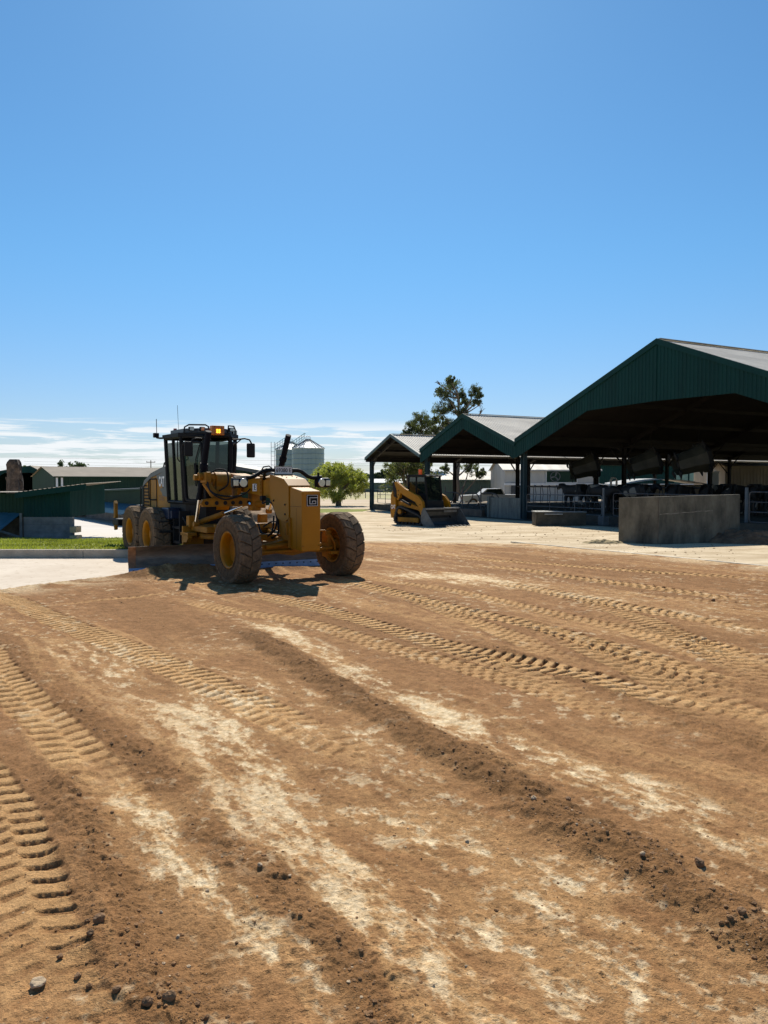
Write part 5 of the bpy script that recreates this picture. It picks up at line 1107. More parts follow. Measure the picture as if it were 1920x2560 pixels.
# ------------------------------------------------------------------ backdrop buildings
def shed(name, label, c, wx, dy, hz, rz, wallm, roofm, rise=0.0, kind='gable', oh=.25, rib=.25, trimm=None, cat='shed', ridge='x', extras=None, group=None):
    """c = near left corner on the ground, wx along local x, dy depth"""
    t = thing(name, label, cat, c, rz, group); h = hz
    def b(mb, n, m, par=t): return mb.build(n, m, par)
    if kind == 'gable':
        zr = h+rise
        if ridge == 'x':
            m = MB(); m.ribbed((0,0,0),(wx,0,0),(wx,0,h),(0,0,h),rib,.025); b(m,'wall',wallm); m = MB(); m.ribbed((wx,dy,0),(0,dy,0),(0,dy,h),(wx,dy,h),rib,.025); b(m,'wall',wallm)
            for x in (0,wx): m = MB(); m.add([(x,0,0),(x,dy,0),(x,dy,h),(x,dy/2,zr),(x,0,h)], [(0,1,2,3,4)]); b(m,'gable_wall',wallm)
            m = MB(); k = rise/(dy/2); m.ribbed((-oh,-oh,h-k*oh+.03),(wx+oh,-oh,h-k*oh+.03),(wx+oh,dy/2,zr+.03),(-oh,dy/2,zr+.03),rib,.02); b(m,'roof',roofm)
            m = MB(); m.ribbed((wx+oh,dy+oh,h-k*oh+.03),(-oh,dy+oh,h-k*oh+.03),(-oh,dy/2,zr+.03),(wx+oh,dy/2,zr+.03),rib,.02); b(m,'roof',roofm)
            m = MB(); m.box(-oh,wx+oh,-oh-.08,-oh,h-k*oh-.10,h-k*oh+.04); b(m,'gutter',trimm or wallm)
        else:
            m = MB(); m.add([(0,0,0),(wx,0,0),(wx,0,h),(wx/2,0,zr),(0,0,h)], [(0,1,2,3,4)]); b(m,'gable_wall',wallm)
            for x in (0,wx): m = MB(); m.ribbed((x,dy,0),(x,0,0),(x,0,h),(x,dy,h),rib,.025); b(m,'wall',wallm)
            k = rise/(wx/2)
            m = MB(); m.ribbed((-oh,dy,h-k*oh+.03),(-oh,-oh,h-k*oh+.03),(wx/2,-oh,zr+.03),(wx/2,dy,zr+.03),rib,.02); b(m,'roof',roofm)
            m = MB(); m.ribbed((wx+oh,-oh,h-k*oh+.03),(wx+oh,dy,h-k*oh+.03),(wx/2,dy,zr+.03),(wx/2,-oh,zr+.03),rib,.02); b(m,'roof',roofm)
    return t
def skillion(name, label, c, wx, dy, h0, h1, rz, wallm, roofm, base=None, bh=0, oh0=.2, oh1=.3, oy=.25, roofdrop=.18, cat='shed', hb=None):
    """roof height h0 at local x=0 rising to h1 at x=wx"""
    t = thing(name, label, cat, c, rz); hb = hb or 0
    m = MB(); m.ribbed((0,0,bh),(wx,0,bh),(wx,0,h1),(0,0,h0),.16,.02); m.build('wall', wallm, t)
    m = MB(); m.ribbed((0,dy,bh),(0,0,bh),(0,0,h0),(0,dy,h0+hb),.16,.02); m.build('wall', wallm, t)
    m = MB(); m.ribbed((wx,0,bh),(wx,dy,bh),(wx,dy,h1+hb),(wx,0,h1),.16,.02); m.build('wall', wallm, t)
    s = (h1-h0)/wx
    m = MB(); m.ribbed((-oh0,-oy,h0-s*oh0+.04),(wx+oh1,-oy,h1+s*oh1+.04),(wx+oh1,dy,h1+s*oh1+.04+hb),(-oh0,dy,h0-s*oh0+.04+hb),.2,.02); m.build('roof', roofm, t)
    m = MB(); m.prism([(-oh0,h0-s*oh0-roofdrop),(wx+oh1,h1+s*oh1-roofdrop),(wx+oh1,h1+s*oh1+.03),(-oh0,h0-s*oh0+.03)], 'y', -oy-.05, -oy); fix_normals(m.build('fascia', wallm, t))
    if base:
        n = 3
        for k in range(n):
            m = MB(); m.box(0,wx,-.04-.006*(k%2),.10,bh*k/n+.003,bh*(k+1)/n-.003); m.build('base_panel', base, t)
        m = MB(); m.box(wx-.02,wx+.12,-.10,.12,0,bh,ch=.01); m.build('corner_post', base, t)
    return t
zl = -.60
# left front skillion shed (front wall px 57..177, lawn below)
a = W(60,1300,34.6); b = W(177,1300,34.6); L1 = skillion('feed_shed', 'dark teal lean-to shed on grey concrete panels at the left edge behind the lawn', (a.x,34.6,zl), b.x-a.x, 4.2, 2.12, 2.38, 0, GRN, ROOFT, CONCS, 1.03, oh0=.2, oh1=.85, oy=.35, roofdrop=.22, hb=.10)
m = MB(); m.ribbed((-1.75,-.6,.62),(-.10,-.6,.05+.62),(-.1,.0,1.32),(-1.75,.6,1.35),.16,.02); m.v = [(x,y,z) for x,y,z in m.v]
m = MB(); m.add([(-.05,.2,1.30),(-2.6,.2,1.36),(-2.9,-1.5,.62),(-.55,-1.3,.40)], [(0,1,2,3)]); m.v = [(x,y,z) for x,y,z in m.v]; aw = m.build('awning', BLUEA, L1)
m = MB(); m.ribbed((-.55,-1.3,.42),(-2.9,-1.5,.64),(-2.6,.2,1.385),(-.05,.2,1.325),.2,.03); m.build('awning_sheet', BLUEA, aw)
m = MB(); m.tube([(-.12,-.05,0),(-.12,-.05,1.2)],.07,6); m.tube([(-.12,-.05,.1),(-.65,-1.1,.5)],.06,6); m.tube([(-1.9,0,1.3),(-2.0,0,2.1)],.05,6); m.build('strut', CONCS, L1); m = MB(); m.box(-4.2,-.15,.3,.45,0,1.05); m.build('base_panel', KERB, L1)  # last box: dark panel added in place of shade under the awning
m = MB(); m.ribbed((-4,0,1.0),(0,0,1.0),(0,0,2.1),(-4,0,2.05),.16,.02); m.build('wall', GRN2, L1)
m = MB(); m.add([(-4.2,-.35,2.13),(-.2,-.35,2.15),(-.2,7,2.13),(-4.2,7,2.1)], [(0,1,2,3)]); m.build('roof', ROOFT, L1)
m = MB(); m.box(0,.28,-.3,.3,.35,.62,ch=.02); m.box(.02,.35,-.4,.2,.0,.22,ch=.02); o = m.build('feed_box', mat('tan_box', (.45,.33,.18), .8, 0, .2, 4)); o.location = (b.x+.15,34.4,zl); tag(o, 'small tan box beside the right end of the teal shed', 'box')
# second sheds further back on the left
a = W(219,1290,57.5); e = W(360,1325,45.5)
vx = Vector((e.x-a.x, e.y-a.y, 0)); rz = math.atan2(vx.y, vx.x)
L2 = skillion('green_shed', 'green shed with bright pale roof and blue awning behind the grader rear wheels', (a.x,57.5,zl), vx.length, 9, 1.92, 2.2, rz, GRN2, ROOFW, oh0=.2, oh1=.2, oy=.2, roofdrop=.06, hb=.30)
m = MB(); m.ribbed((-.5,-1.3,.72),(vx.length,-1.3,.70),(vx.length,-.0,1.22),(-.3,-.0,1.22),.35,.03); m.build('awning', BLUEA, L2)
m = MB(); m.tube([(0,-.05,0),(0,-.05,1.95)],.06,6); m.tube([(1.2,-.05,.2),(.5,-1.1,.8)],.04,5); m.build('strut', GALV, L2)
m = MB()
for k in range(8): m.box(.2+k*1.6,1.78+k*1.6,-.16,-.04,0.0,.55,ch=.02)
m.build('block_wall', CONCS, L2)
# long tan roofed shed
a = W(137,1225,80); sh = shed('long_shed', 'long dark green shed with tan roof across the left background', (a.x,80,-.6), 19, 9, 3.2, R(38), GRN2, ROOFT, 1.05, trimm=GRN2, oh=.2)
m = MB(); m.box(.1,.3,-.12,-.03,0,3.15); m.box(.6,.8,-.12,-.03,0,3.15); m.build('downpipe', WHT, sh)
# arched shed with dark opening
a = W(-28,1225,92); t = thing('machinery_shed', 'dark green gabled shed with black open front at the far left', 'shed', (a.x,92,-.6), R(0))
wd = (W(108,1200,92)-a).x
m = MB(); m.add([(0,0,3.1),(wd*.15,0,3.15),(wd*.3,0,3.7),(wd,0,3.7),(wd,0,3.75),(wd*.76,0,4.55),(0,0,3.7)], [(0,1,2,3,4,5,6)]); m.build('fascia', GRN, t)
m = MB(); m.add([(0,0,3.7),(wd*.76,0,4.56),(wd*.76,20,4.56),(0,20,3.7)], [(0,1,2,3)]); m.add([(wd,0,3.75),(wd,20,3.75),(wd*.76,20,4.56),(wd*.76,0,4.56)], [(0,1,2,3)]); m.build('roof', ROOFT, t)
for x in (0,wd): m = MB(); m.add([(x,0,0),(x,20,0),(x,20,3.7),(x,0,3.7)], [(0,1,2,3)]); m.build('wall', GRN2, t)
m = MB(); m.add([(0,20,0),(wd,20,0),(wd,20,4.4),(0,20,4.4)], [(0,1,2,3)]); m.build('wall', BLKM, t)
# rough brown column behind the teal shed
m = MB(); n = 18
vs = []
for j in range(26):
    z = -.6+j/25*3.95; k = 1-.10*j/25-(.35 if j == 25 else (.12 if j == 24 else 0))
    for i in range(n):
        an = 2*PI*i/n; rr = .40*k*(1+.55*(vn(np.array([math.cos(an)*2+9]), np.array([z*1.6+math.sin(an)*2]), 3)[0]-.5)+.04*random.random()); sq = 1/max(abs(math.cos(an)),abs(math.sin(an)))**.7
        vs.append((rr*sq*math.cos(an), rr*sq*math.sin(an), z))
m.add(vs, [(j*n+i,j*n+(i+1)%n,(j+1)*n+(i+1)%n,(j+1)*n+i) for j in range(25) for i in range(n)]+[tuple(range(25*n,26*n))], False)
o = m.build('stone_column', RUST); p = W(37,1200,46); o.location = (p.x,46,0); tag(o, 'rough rusty brown column standing behind the teal shed roof', 'column')
m = MB(); m.cyl((0,0,-.6),(0,0,2.15),.10,n=8); m.cyl((0,0,2.15),(0,0,2.3),.14,n=8); o = m.build('rusty_post', RUST); p = W(20,1210,46); o.location = (p.x,46,0); tag(o, 'short rusty post left of the rough brown column', 'post')
# dark shed just behind the grader
a = W(540,1200,50); b = W(684,1200,50)
t = thing('lean_to_shed', 'green shed with dark sloping eave seen behind the grader nose', 'shed', (a.x,50,-.05)); wd = b.x-a.x
m = MB(); m.ribbed((0,0,.42),(wd,0,.42),(wd,0,2.55),(0,0,3.25),.25,.025); m.build('wall', GRN2, t)
m = MB(); m.ribbed((wd,0,.42),(wd,8,.42),(wd,8,2.55),(wd,0,2.55),.25,.025); m.build('wall', GRN2, t)
m = MB(); m.box(-.0,wd+.02,-.06,.08,0,.42,ch=.02); m.build('base_panel', ROOFW, t)
m = MB(); m.prism([(-.3,3.12),(wd+.2,2.42),(wd+.2,2.62),(-.3,3.36)], 'y', -.45, -.36); fix_normals(m.build('fascia', GREYD, t))
m = MB(); m.add([(-.3,-.45,3.37),(wd+.2,-.45,2.63),(wd+.2,8,2.72),(-.3,8,3.48)], [(0,1,2,3)]); m.build('roof', ROOF, t)
# far sheds
a = W(700,1215,150); shed('far_shed', 'distant low shed with grey roof beneath the silos', (a.x,150,-.07), 9.5, 8, 2.35, 0, GREYD, ROOFW, .6, oh=.2)
a = W(880,1230,158); shed('far_shed', 'distant green shed with white roof right of the light green tree', (a.x,158,-.07), 14, 9, 1.95, R(2), GRN3, ROOFW, .75, oh=.3)
# backdrop beyond the barns
a = W(1092,1240,86); shed('farm_building', 'grey green shed with pale roof behind the gum tree trunk', (a.x,86,-.07), 9.0, 10, 2.35, R(-3), GRN3, ROOF, .9, oh=.3)
a = W(1262,1240,76); fb = shed('farm_building', 'pale farm building with fan window seen through the barns', (a.x,76,-.07), 9.3, 9, 3.3, R(1), WALLW, ROOF, 1.05, oh=.25, rib=1.2)
def win(par, x0, x1, z0, z1, fan_=False):
    m = MB(); m.box(x0,x1,-.10,-.03,z0,z1); w = m.build('window', GRN2, par)
    for (p,q,r_,s_) in ((x0-.06,x0,z0-.06,z1+.06),(x1,x1+.06,z0-.06,z1+.06),(x0,x1,z1,z1+.06),(x0,x1,z0-.06,z0)): m = MB(); m.box(p,q,-.13,-.04,r_,s_); m.build('frame', WHT, w)
    if fan_:
        m = MB(); cx = x0+1.0*(z1-z0)/1.3; cz = (z0+z1)/2; rr = (z1-z0)*.46; m.lathe([(rr,-.02),(rr,-.08),(rr*.88,-.08),(rr*.88,-.02)], 24, 'y', (cx,-.12,cz))
        for k in range(3): m.prism([(-.05,.05),(.05,.05),(.10,rr*.85),(-.08,rr*.85)], 'y', -.18,-.14, M=Matrix.Translation((cx,0,cz))@Matrix.Rotation(k*2*PI/3+.3,4,'Y'))
        m.build('wall_fan', GATEM, w)
win(fb, 4.1, 7.1, 2.05, 3.15, True)
m = MB(); m.box(-.1,9.4,-.16,-.06,1.75,1.95); m.build('ledge', WHT, fb)
m = MB(); m.box(.6,1.5,-.14,-.06,.1,2.0); m.build('door', GREYD, fb); 
a = W(1498,1240,92); fc = shed('farm_building', 'dark green building with white band seen through the largest barn', (a.x,92,-.07), 14.5, 10, 4.2, R(1), GRN, ROOFW, .8, oh=.3)
for k in range(6): m = MB(); m.box(9.0+k*.9,9.7+k*.9,-.09,-.03,2.0,3.9); m.build('window', mat('teal_pane', (.16,.30,.25), .3), fc)
m = MB(); m.box(0,14.5,-.12,-.04,1.65,1.85); m.build('ledge', WHT, fc)
a = W(1560,1240,66); mbx = MB(); 
t = thing('low_shed', 'low shed with gently curved white roof behind the cattle', 'shed', (a.x,66,-.07)); wd = (W(1778,1240,66)-a).x
m = MB(); NN = 14; cs = [(wd*i/NN, 1.85+.42*math.sin(PI*i/NN)) for i in range(NN+1)]
for (x1_,z1_),(x2_,z2_) in zip(cs,cs[1:]): m.ribbed((x1_,0,z1_),(x2_,0,z2_),(x2_,6,z2_+.1),(x1_,6,z1_+.1),.15,.03)
m.build('roof', ROOFW, t); m = MB(); m.ribbed((.2,.3,0),(wd-.2,.3,0),(wd-.2,.3,1.85),(.2,.3,1.85),.2,.02); m.build('wall', WALLB, t)
a = W(1812,1240,72); shed('farm_building', 'beige corrugated shed at the right edge seen under the barn roof', (a.x,72,-.07), 14, 8, 3.55, R(-2), WALLB, ROOFW, .9, oh=.15, rib=.3)
a = W(1777,1240,71); m = MB(); m.box(0,.72,0,1,0,2.95,ch=.03); o = m.build('white_cabinet', mat('pale_cabinet', (.55,.60,.62), .5, 0, .08, 2)); o.location = (a.x,71,-.07); m2 = MB(); m2.box(-.05,.77,-.06,1.06,2.95,3.05); m2.build('cabinet_top', WHT, o); tag(o, 'pale grey cabinet left of the beige corrugated shed', 'cabinet')
m = MB(); m.tube([(0,0,0),(0,0,2.2),(.1,0,2.4),(.35,0,2.4),(.45,0,2.2),(.45,0,0)], .09, 8); o = m.build('vent_pipe', WHT); a = W(1527,1240,62); o.location = (a.x,62,-.07); tag(o, 'white looped vent pipe seen between barn posts', 'pipe')
# parked ute behind the barns
p = W(1150,1240,64); ut = thing('parked_car', 'white pickup parked beyond the middle barn rails', 'car', (p.x,64,-.05), R(4))
m = MB(); m.prism([(0,.45),(.1,.95),(1.5,1.0),(2.1,1.50),(3.3,1.52),(3.6,1.02),(5.1,1.0),(5.15,.5)], 'y', -.9, .9); fix_normals(m.build('body', CARW, ut))
m = MB(); m.prism([(1.65,1.02),(2.15,1.44),(3.25,1.46),(3.45,1.04)], 'y', -.915, .915); fix_normals(m.build('side_window', GLSD, ut))
for x in (.95,4.15):
    for y_ in (-.85,.85): m = MB(); m.cyl((x,y_-.1,.36),(x,y_+.1,.36),.36,n=20); w = m.build('wheel', RUB, ut); m = MB(); m.cyl((x,y_-.11,.36),(x,y_+.11,.36),.2,n=14); m.build('rim', GALV, w)
m = MB(); m.box(.0,.04,-.8,-.5,.7,.85); m.build('tail_light', REDL, ut)

# ------------------------------------------------------------------ silos
def silo(px, d, r, zt, za, lab, ladder=False):
    p = W(px, 1200, d); t = thing('grain_silo', lab, 'silo', (p.x,d,-.07), .3, 'galvanised grain silos')
    m = MB(); pr = [(r*1.0, 2.35)]
    nb = 6
    for k in range(nb):
        z0, z1 = 2.35+(zt-2.35)*k/nb, 2.35+(zt-2.35)*(k+1)/nb
        for q in range(1,11): zz = z0+(z1-z0)*q/11; pr.append((r+.018*math.sin(q*PI), zz))
        pr += [(r,z1-.05),(r+.07,z1-.05),(r+.07,z1),(r,z1)]
    m.lathe(pr, 40, 'z'); m.lathe([(.3,.8),(r,2.35)], 24, 'z'); m.build('silo_wall', SILO, t)
    for k in range(12):
        a = k*PI/6; m = MB(); m.tube([(r*math.cos(a)*.98,r*math.sin(a)*.98,0),(r*math.cos(a)*.98,r*math.sin(a)*.98,2.4)],.07,5); m.build('silo_leg', GALV, t)
    m = MB(); m.lathe([(r+.10,zt-.03),(r+.10,zt+.02),(.42,za-.15),(.42,za),(0,za+.02)], 24, 'z', smooth=False); rf = m.build('silo_roof', SILOR, t)
    m = MB()
    for k in range(24): a = k*PI/12; m.tube([((r+.1)*math.cos(a),(r+.1)*math.sin(a),zt+.05),(.42*math.cos(a),.42*math.sin(a),za-.1)], .035, 4)
    m.build('roof_rib', GREYD, rf)
    m = MB(); 
    for k in range(8): a = k*PI/4; m.tube([(.42*math.cos(a),.42*math.sin(a),za),(.36*math.cos(a),.36*math.sin(a),za+.35),(0,0,za+.5)], .02, 4)
    m.build('roof_vent', GALV, rf)
    m = MB()                                              # stair rail up the cone
    for off in (-.25,.25):
        m.tube([(-(r+.1),off,zt+.1),(-.6,off,za+.05)],.03,4); m.tube([(-(r+.1),off,zt+.95),(-.6,off,za+.85),(-.4,off,za+.8)],.03,4); m.tube([(-(r+.1),off,zt+.5),(-.6,off,za+.45)],.02,4)
        for k in range(6): f = k/5; x = -(r+.1)*(1-f)-.6*f; z = (zt+.1)*(1-f)+(za+.05)*f; m.tube([(x,off,z),(x,off,z+.85)],.025,4)
    m.build('roof_stair', mat('stair_green', (.10,.22,.20), .5), rf)
    if ladder:
        m = MB(); x0 = -r-.25
        for off in (-.35,.35): m.tube([(x0,off-.2,0),(x0,off-.2,zt+1.3)],.035,4); m.tube([(x0-.55,off-.2,0.5),(x0-.55,off-.2,zt+1.3)],.03,4)
        for k in range(20): z = .5+k*.42; 
        for k in range(int((zt+1.3)/.75)): z = .4+k*.75; m.tube([(x0,-.55,z),(x0-.55,-.55,z),(x0-.55,.15,z),(x0,.15,z)],.025,4)
        m.build('ladder', GALV, t)
    return t
silo(770.5, 120, 2.50, 7.25, 8.75, 'right silo, the nearer and fuller galvanised silo', False)
silo(727, 130, 2.50, 7.45, 8.9, 'left silo with the caged ladder, half hidden behind the right silo', True)

# ------------------------------------------------------------------ trees
def tree(name, label, x, y, h, spread, leafm, nb=7, nleaf=9000, ls=.10, trunk=.18, crown_lo=.25, seed=1, group=None, droop=0.0, lean=0, gaps=.5, dead=0, z0=-.07, flat=1.0, fill=0, fr=.5, pern=None):
    q = random.Random(seed); t = thing(name, label, 'tree', (x,y,z0), 0, group)
    m = MB(); tips = []; segs = []
    def grow(p, d, L_, r, lev):
        pts = [p]; n = 4; 
        for k in range(n):
            d = (d+Vector((q.gauss(0,.16),q.gauss(0,.16),q.gauss(0,.10)+(.10 if lev < 3 else -.05-droop*.2)))).normalized(); p = p+d*(L_/n); pts.append(p)
            if lev >= 2: tips.append((p, lev))
        m.tube(pts, [r*(1-.5*i/n) for i in range(n+1)], 6 if lev < 2 else 4)
        if lev >= 4 or L_ < h*.035: return
        kn = nb if lev == 0 else (3 if lev < 3 else 2)
        for k in range(kn):
            a = 2*PI*(k+q.random()*.7)/kn; up = q.uniform(.45,1.1) if lev == 0 else q.uniform(.1,.9)
            o = Vector((math.cos(a),math.sin(a),0)); nd_ = (d*.45+o*spread+Vector((0,0,up*.55*flat))).normalized()
            st = pts[q.choice((2,3,4))] if lev else pts[q.choice((3,4,4))]
            grow(st, nd_, L_*q.uniform(.58,.80)*(1.0 if lev else .95), r*.55, lev+1)
    grow(Vector((0,0,0)), Vector((lean,0,1)).normalized(), h*crown_lo*1.3, trunk, 0)
    # scale so that the crown reaches the height wanted
    top = max(p.z for p, l in tips); k = (h-h*.04)/top; 
    m.v = [(a*k, b*k, c*k) for a,b,c in m.v]; tips = [(p*k, l) for p, l in tips]
    m.build('trunk', BARK, t)
    tips = [tp for tp in tips if tp[1] >= 3 and tp[0].z > h*crown_lo*.8] or tips
    cl = [tp[0] for tp in q.sample(tips, min(len(tips), 260))]
    if gaps: cl = [c for c in cl if vn(np.array([c.x*1.5/h*4]), np.array([c.z*1.5/h*4]), seed)[0] > gaps*.55]
    if fill:
        tx = sum(p.x for p,l in tips)/len(tips)*.3; zc = h*(1+crown_lo*.75)/2; hz = h*(1-crown_lo*.75)/2
        for _ in range(fill):
            d_ = Vector((q.gauss(0,1),q.gauss(0,1),q.gauss(0,1))).normalized(); rr = q.uniform(.35,1)**.5; bump_ = .78+.42*vn(np.array([d_.x*1.7+seed]), np.array([d_.z*1.7+d_.y]), seed)[0]
            cl.append(Vector((tx+d_.x*h*fr*rr*bump_, d_.y*h*fr*rr*bump_, zc+d_.z*hz*rr*min(1,bump_))))
    VS = []; FS = []; per = max(1, nleaf//max(1,len(cl))); cr = h*.055
    for c in cl:
        rc = cr*q.uniform(.6,1.4)
        for _ in range(per):
            o = Vector((q.gauss(0,1),q.gauss(0,1),q.gauss(0,.85))); o = (o if o.length < 1.7 else o*(1.7/o.length))*rc*.62
            p = c+o+Vector((0,0,-droop*q.random()*cr*2.5)); s = ls*q.uniform(.6,1.35)
            a = Vector((q.gauss(0,1),q.gauss(0,1),q.gauss(0,1)-droop*2)).normalized(); b = a.orthogonal().normalized(); b = (b*math.cos(q.random()*6)+a.cross(b)*math.sin(q.random()*6)).normalized()
            n0 = len(VS); VS += [p-a*s, p+b*s*.42, p+a*s, p-b*s*.42]; FS.append((n0,n0+1,n0+2,n0+3))
    me = bpy.data.meshes.new('crown'); me.from_pydata([tuple(v) for v in VS], [], FS); me.materials.append(leafm)
    o = bpy.data.objects.new('crown', me); COL.objects.link(o); o.parent = t
    return t
p = W(846,1262,66); tree('willow_tree', 'round light green tree standing between the grader and the barns', p.x, 66, 3.95, .95, LEAFL, nb=8, nleaf=40000, ls=.07, trunk=.10, crown_lo=.13, seed=4, droop=.35, gaps=.3, flat=.7, fill=300, fr=.62)
def clump_tree(name, label, bx, d, clumps, leafm, trunk, ls, dens, seed, bare=()):
    q = random.Random(seed); k = d/FPX; p0 = W(bx,1240,d); t = thing(name, label, 'tree', (p0.x,d,-.07))
    loc = lambda px, py: ((px-bx)*k, 2.07+(1205-py)*k)
    m = MB(); VS = []; FS = []
    top = max(loc(a,b)[1] for a,b,c in clumps); nodes = [Vector((0,0,0)), Vector((-.1,.1,top*.2)), Vector((.15,0,top*.38)), Vector((-.1,-.1,top*.55)), Vector((.2,.1,top*.72)), Vector((.1,0,top*.88))]
    m.tube(nodes, [trunk*(1-.15*i) for i in range(6)], 8, sub=3) if False else m.tube(nodes, [trunk*(1-.155*i) for i in range(6)], 8)
    for (px,py,r) in list(clumps)+list(bare):
        x, z = loc(px,py); r_ = r*k*1.3; y = q.uniform(-2.2,2.2)*min(1,abs(x)+.6); c = Vector((x,y,z))
        st = max([n for n in nodes if n.z < z-r_*1.2] or [nodes[1]], key=lambda n: n.z-.35*abs(n.x-x)); mid = st.lerp(c,.5)+Vector((q.uniform(-.3,.3),q.uniform(-.3,.3),-.25+q.uniform(-.2,.3)))
        m.tube([st, mid, c], [trunk*.32,trunk*.2,trunk*.07], 5, sub=4)
        for _ in range(9):
            dv_ = Vector((q.gauss(0,1),q.gauss(0,1),q.gauss(.3,.8))).normalized()*r_*q.uniform(.7,1.25); m.tube([c.lerp(mid,.25), c+dv_*.5+Vector((0,0,.1)), c+dv_], [.045,.03,.012], 4)
        if (px,py,r) in bare: continue
        for _ in range(int(18+r*1.2)):
            dv_ = Vector((q.gauss(0,1),q.gauss(0,1),q.gauss(0,.9))).normalized()*r_*q.uniform(.25,1.1); cc = c+dv_; rr = r_*q.uniform(.16,.34)
            for _ in range(int(dens*q.uniform(.5,1.4))):
                o = Vector((q.gauss(0,1),q.gauss(0,1),q.gauss(-.25,.9))); o = (o if o.length < 1.8 else o*(1.8/o.length))*rr*.6; p = cc+o; s_ = ls*q.uniform(.6,1.3)
                a = Vector((q.gauss(0,.6),q.gauss(0,.6),-1)).normalized(); b = Vector((q.gauss(0,1),q.gauss(0,1),0)).normalized()
                n0 = len(VS); VS += [p-a*s_, p+b*s_*.36, p+a*s_, p-b*s_*.36]; FS.append((n0,n0+1,n0+2,n0+3))
    m.build('trunk', BARK, t); me = bpy.data.meshes.new('crown'); me.from_pydata([tuple(v) for v in VS], [], FS); me.materials.append(leafm); o = bpy.data.objects.new('crown', me); COL.objects.link(o); o.parent = t
    return t
clump_tree('gum_tree', 'tall grey green gum tree rising behind the middle barn', 1142, 84, [(1108,985,16),(1132,964,17),(1152,985,14),(1182,980,14),(1168,1004,12),(1102,1028,17),(1130,1018,14),(1152,1034,13),(1186,1010,9),(1117,1060,16),(1146,1070,17),(1172,1046,9),(1095,1046,9),(1160,1094,16),(1126,1094,16),(1196,992,7),(1120,958,9),(1098,975,8),(1176,1168,17),(1196,1184,11),(1112,1172,10),(1185,1150,12)], LEAFG, .42, .10, 44, 71, bare=[(1205,1008,9),(1200,1032,8),(1092,962,7)])
clump_tree('gum_tree', 'lower rounded gum tree to the left of the tall gum tree', 1052, 96, [(1050,1050,16),(1030,1066,15),(1070,1060,15),(1086,1076,13),(1015,1084,11),(1050,1078,18),(1034,1100,17),(1072,1098,17),(1092,1096,12),(1008,1098,8),(1060,1120,18),(1030,1125,14)], LEAFG, .32, .11, 50, 72)
p = W(1012,1250,72); tree('bushy_tree', 'olive green bushy tree seen under the farthest barn roof', p.x, 72, 5.0, .85, LEAFO, nb=9, nleaf=20000, ls=.09, trunk=.12, crown_lo=.12, seed=31, gaps=.25, fill=140, fr=.46)
p = W(1055,1250,80); tree('bushy_tree', 'yellow green tree between the bushy tree and the gum trunk', p.x, 80, 5.4, .8, LEAFO, nb=7, nleaf=10000, ls=.11, trunk=.12, crown_lo=.18, seed=37, gaps=.3, fill=60, fr=.4)
far = [(195,1152,120,'small tree top above the long tan roof'),(60,1160,140,'tree top above the far left open shed'),(90,1166,150,'second tree top above the far left open shed'),(4,1172,130,'tree top at the left edge of the photo'),
 (905,1180,230,'dark distant tree right behind the light green tree'),(925,1190,240,'low distant tree left of the farthest barn post'),(948,1176,235,'tallest distant tree right of the barn post'),(966,1188,240,'distant tree beside the bushy tree'),(890,1172,225,'distant tree top touching the light green tree')]
for i, (px, py, d, lab) in enumerate(far):
    p = W(px, 1205, d); z = W(px, py, d).z+.1
    tree('distant_tree', lab, p.x, d, z, .8, LEAFF, nb=6, nleaf=2600, ls=d*.0022, trunk=.2, crown_lo=.22, seed=50+i, gaps=.3, group='distant trees on the horizon')
# distant tree line, a mass
VS=[];FS=[];q=random.Random(5)
for i in range(52000):
    x = q.uniform(-420,520); hh = 3.0+5.0*vn(np.array([x*.035]),np.array([2.0]),7)[0]+2*vn(np.array([x*.2]),np.array([5.0]),8)[0]; z = hh*q.random()**.7; y = 560+q.uniform(-15,15); s = q.uniform(.5,1.1)
    a = Vector((q.gauss(0,1),q.gauss(0,1),q.gauss(0,1))).normalized()*s; b = a.orthogonal(); n0=len(VS); p=Vector((x,y,z)); VS += [p-a,p+b*.6,p+a,p-b*.6]; FS.append((n0,n0+1,n0+2,n0+3))
me = bpy.data.meshes.new('tree_line'); me.from_pydata([tuple(v) for v in VS],[],FS); me.materials.append(LEAFF); o = bpy.data.objects.new('tree_line', me); COL.objects.link(o); o['kind']='stuff'; o['label']='far line of trees along the horizon'; o['category']='trees'
# power poles and wires
def pole(px, py, d, lab):
    p = W(px, py, d); t = thing('power_pole', lab, 'pole', (p.x,d,-.07)); h = p.z
    m = MB(); m.cyl((0,0,0),(0,0,h),.16,.11,8); m.build('pole_shaft', BARK, t); m = MB(); m.box(-1.1,1.1,-.07,.07,h-.55,h-.38); 
    for v in (-1,0,1): m.cyl((v,0,h-.38),(v,0,h-.15),.06,n=6)
    m.build('cross_arm', BARK, t); return p
p1 = pole(377,1150,190,'wooden power pole above the tan roof left of the grader cab')
m = MB()
for z, y in ((9.0,300),(8.0,300),(10.5,300)):
    m.tube([(-140,y,z+1),(-60,y,z-.2),(20,y,z+.6),(100,y,z)], .035, 4, sub=4)
tag(m.build('power_line', BLKM), 'thin power lines crossing the low sky behind the silos', 'wires')
# fence in the field
for k in range(14):
    p = Vector((-10+k*1.35, 100, -.07)); 
    if k == 0:
        f0 = thing('field_fence', 'thin wire field fence beyond the light green tree', 'fence', (-10,100,-.07))
    m = MB(); m.cyl((k*1.9,0,0),(k*1.9,0,1.25),.05,n=5); m.build('fence_post', RAILM, f0)
for z in (.4,.75,1.1): m = MB(); m.tube([(0,0,z),(25,0,z)],.018,4); m.build('wire', GALV, f0)

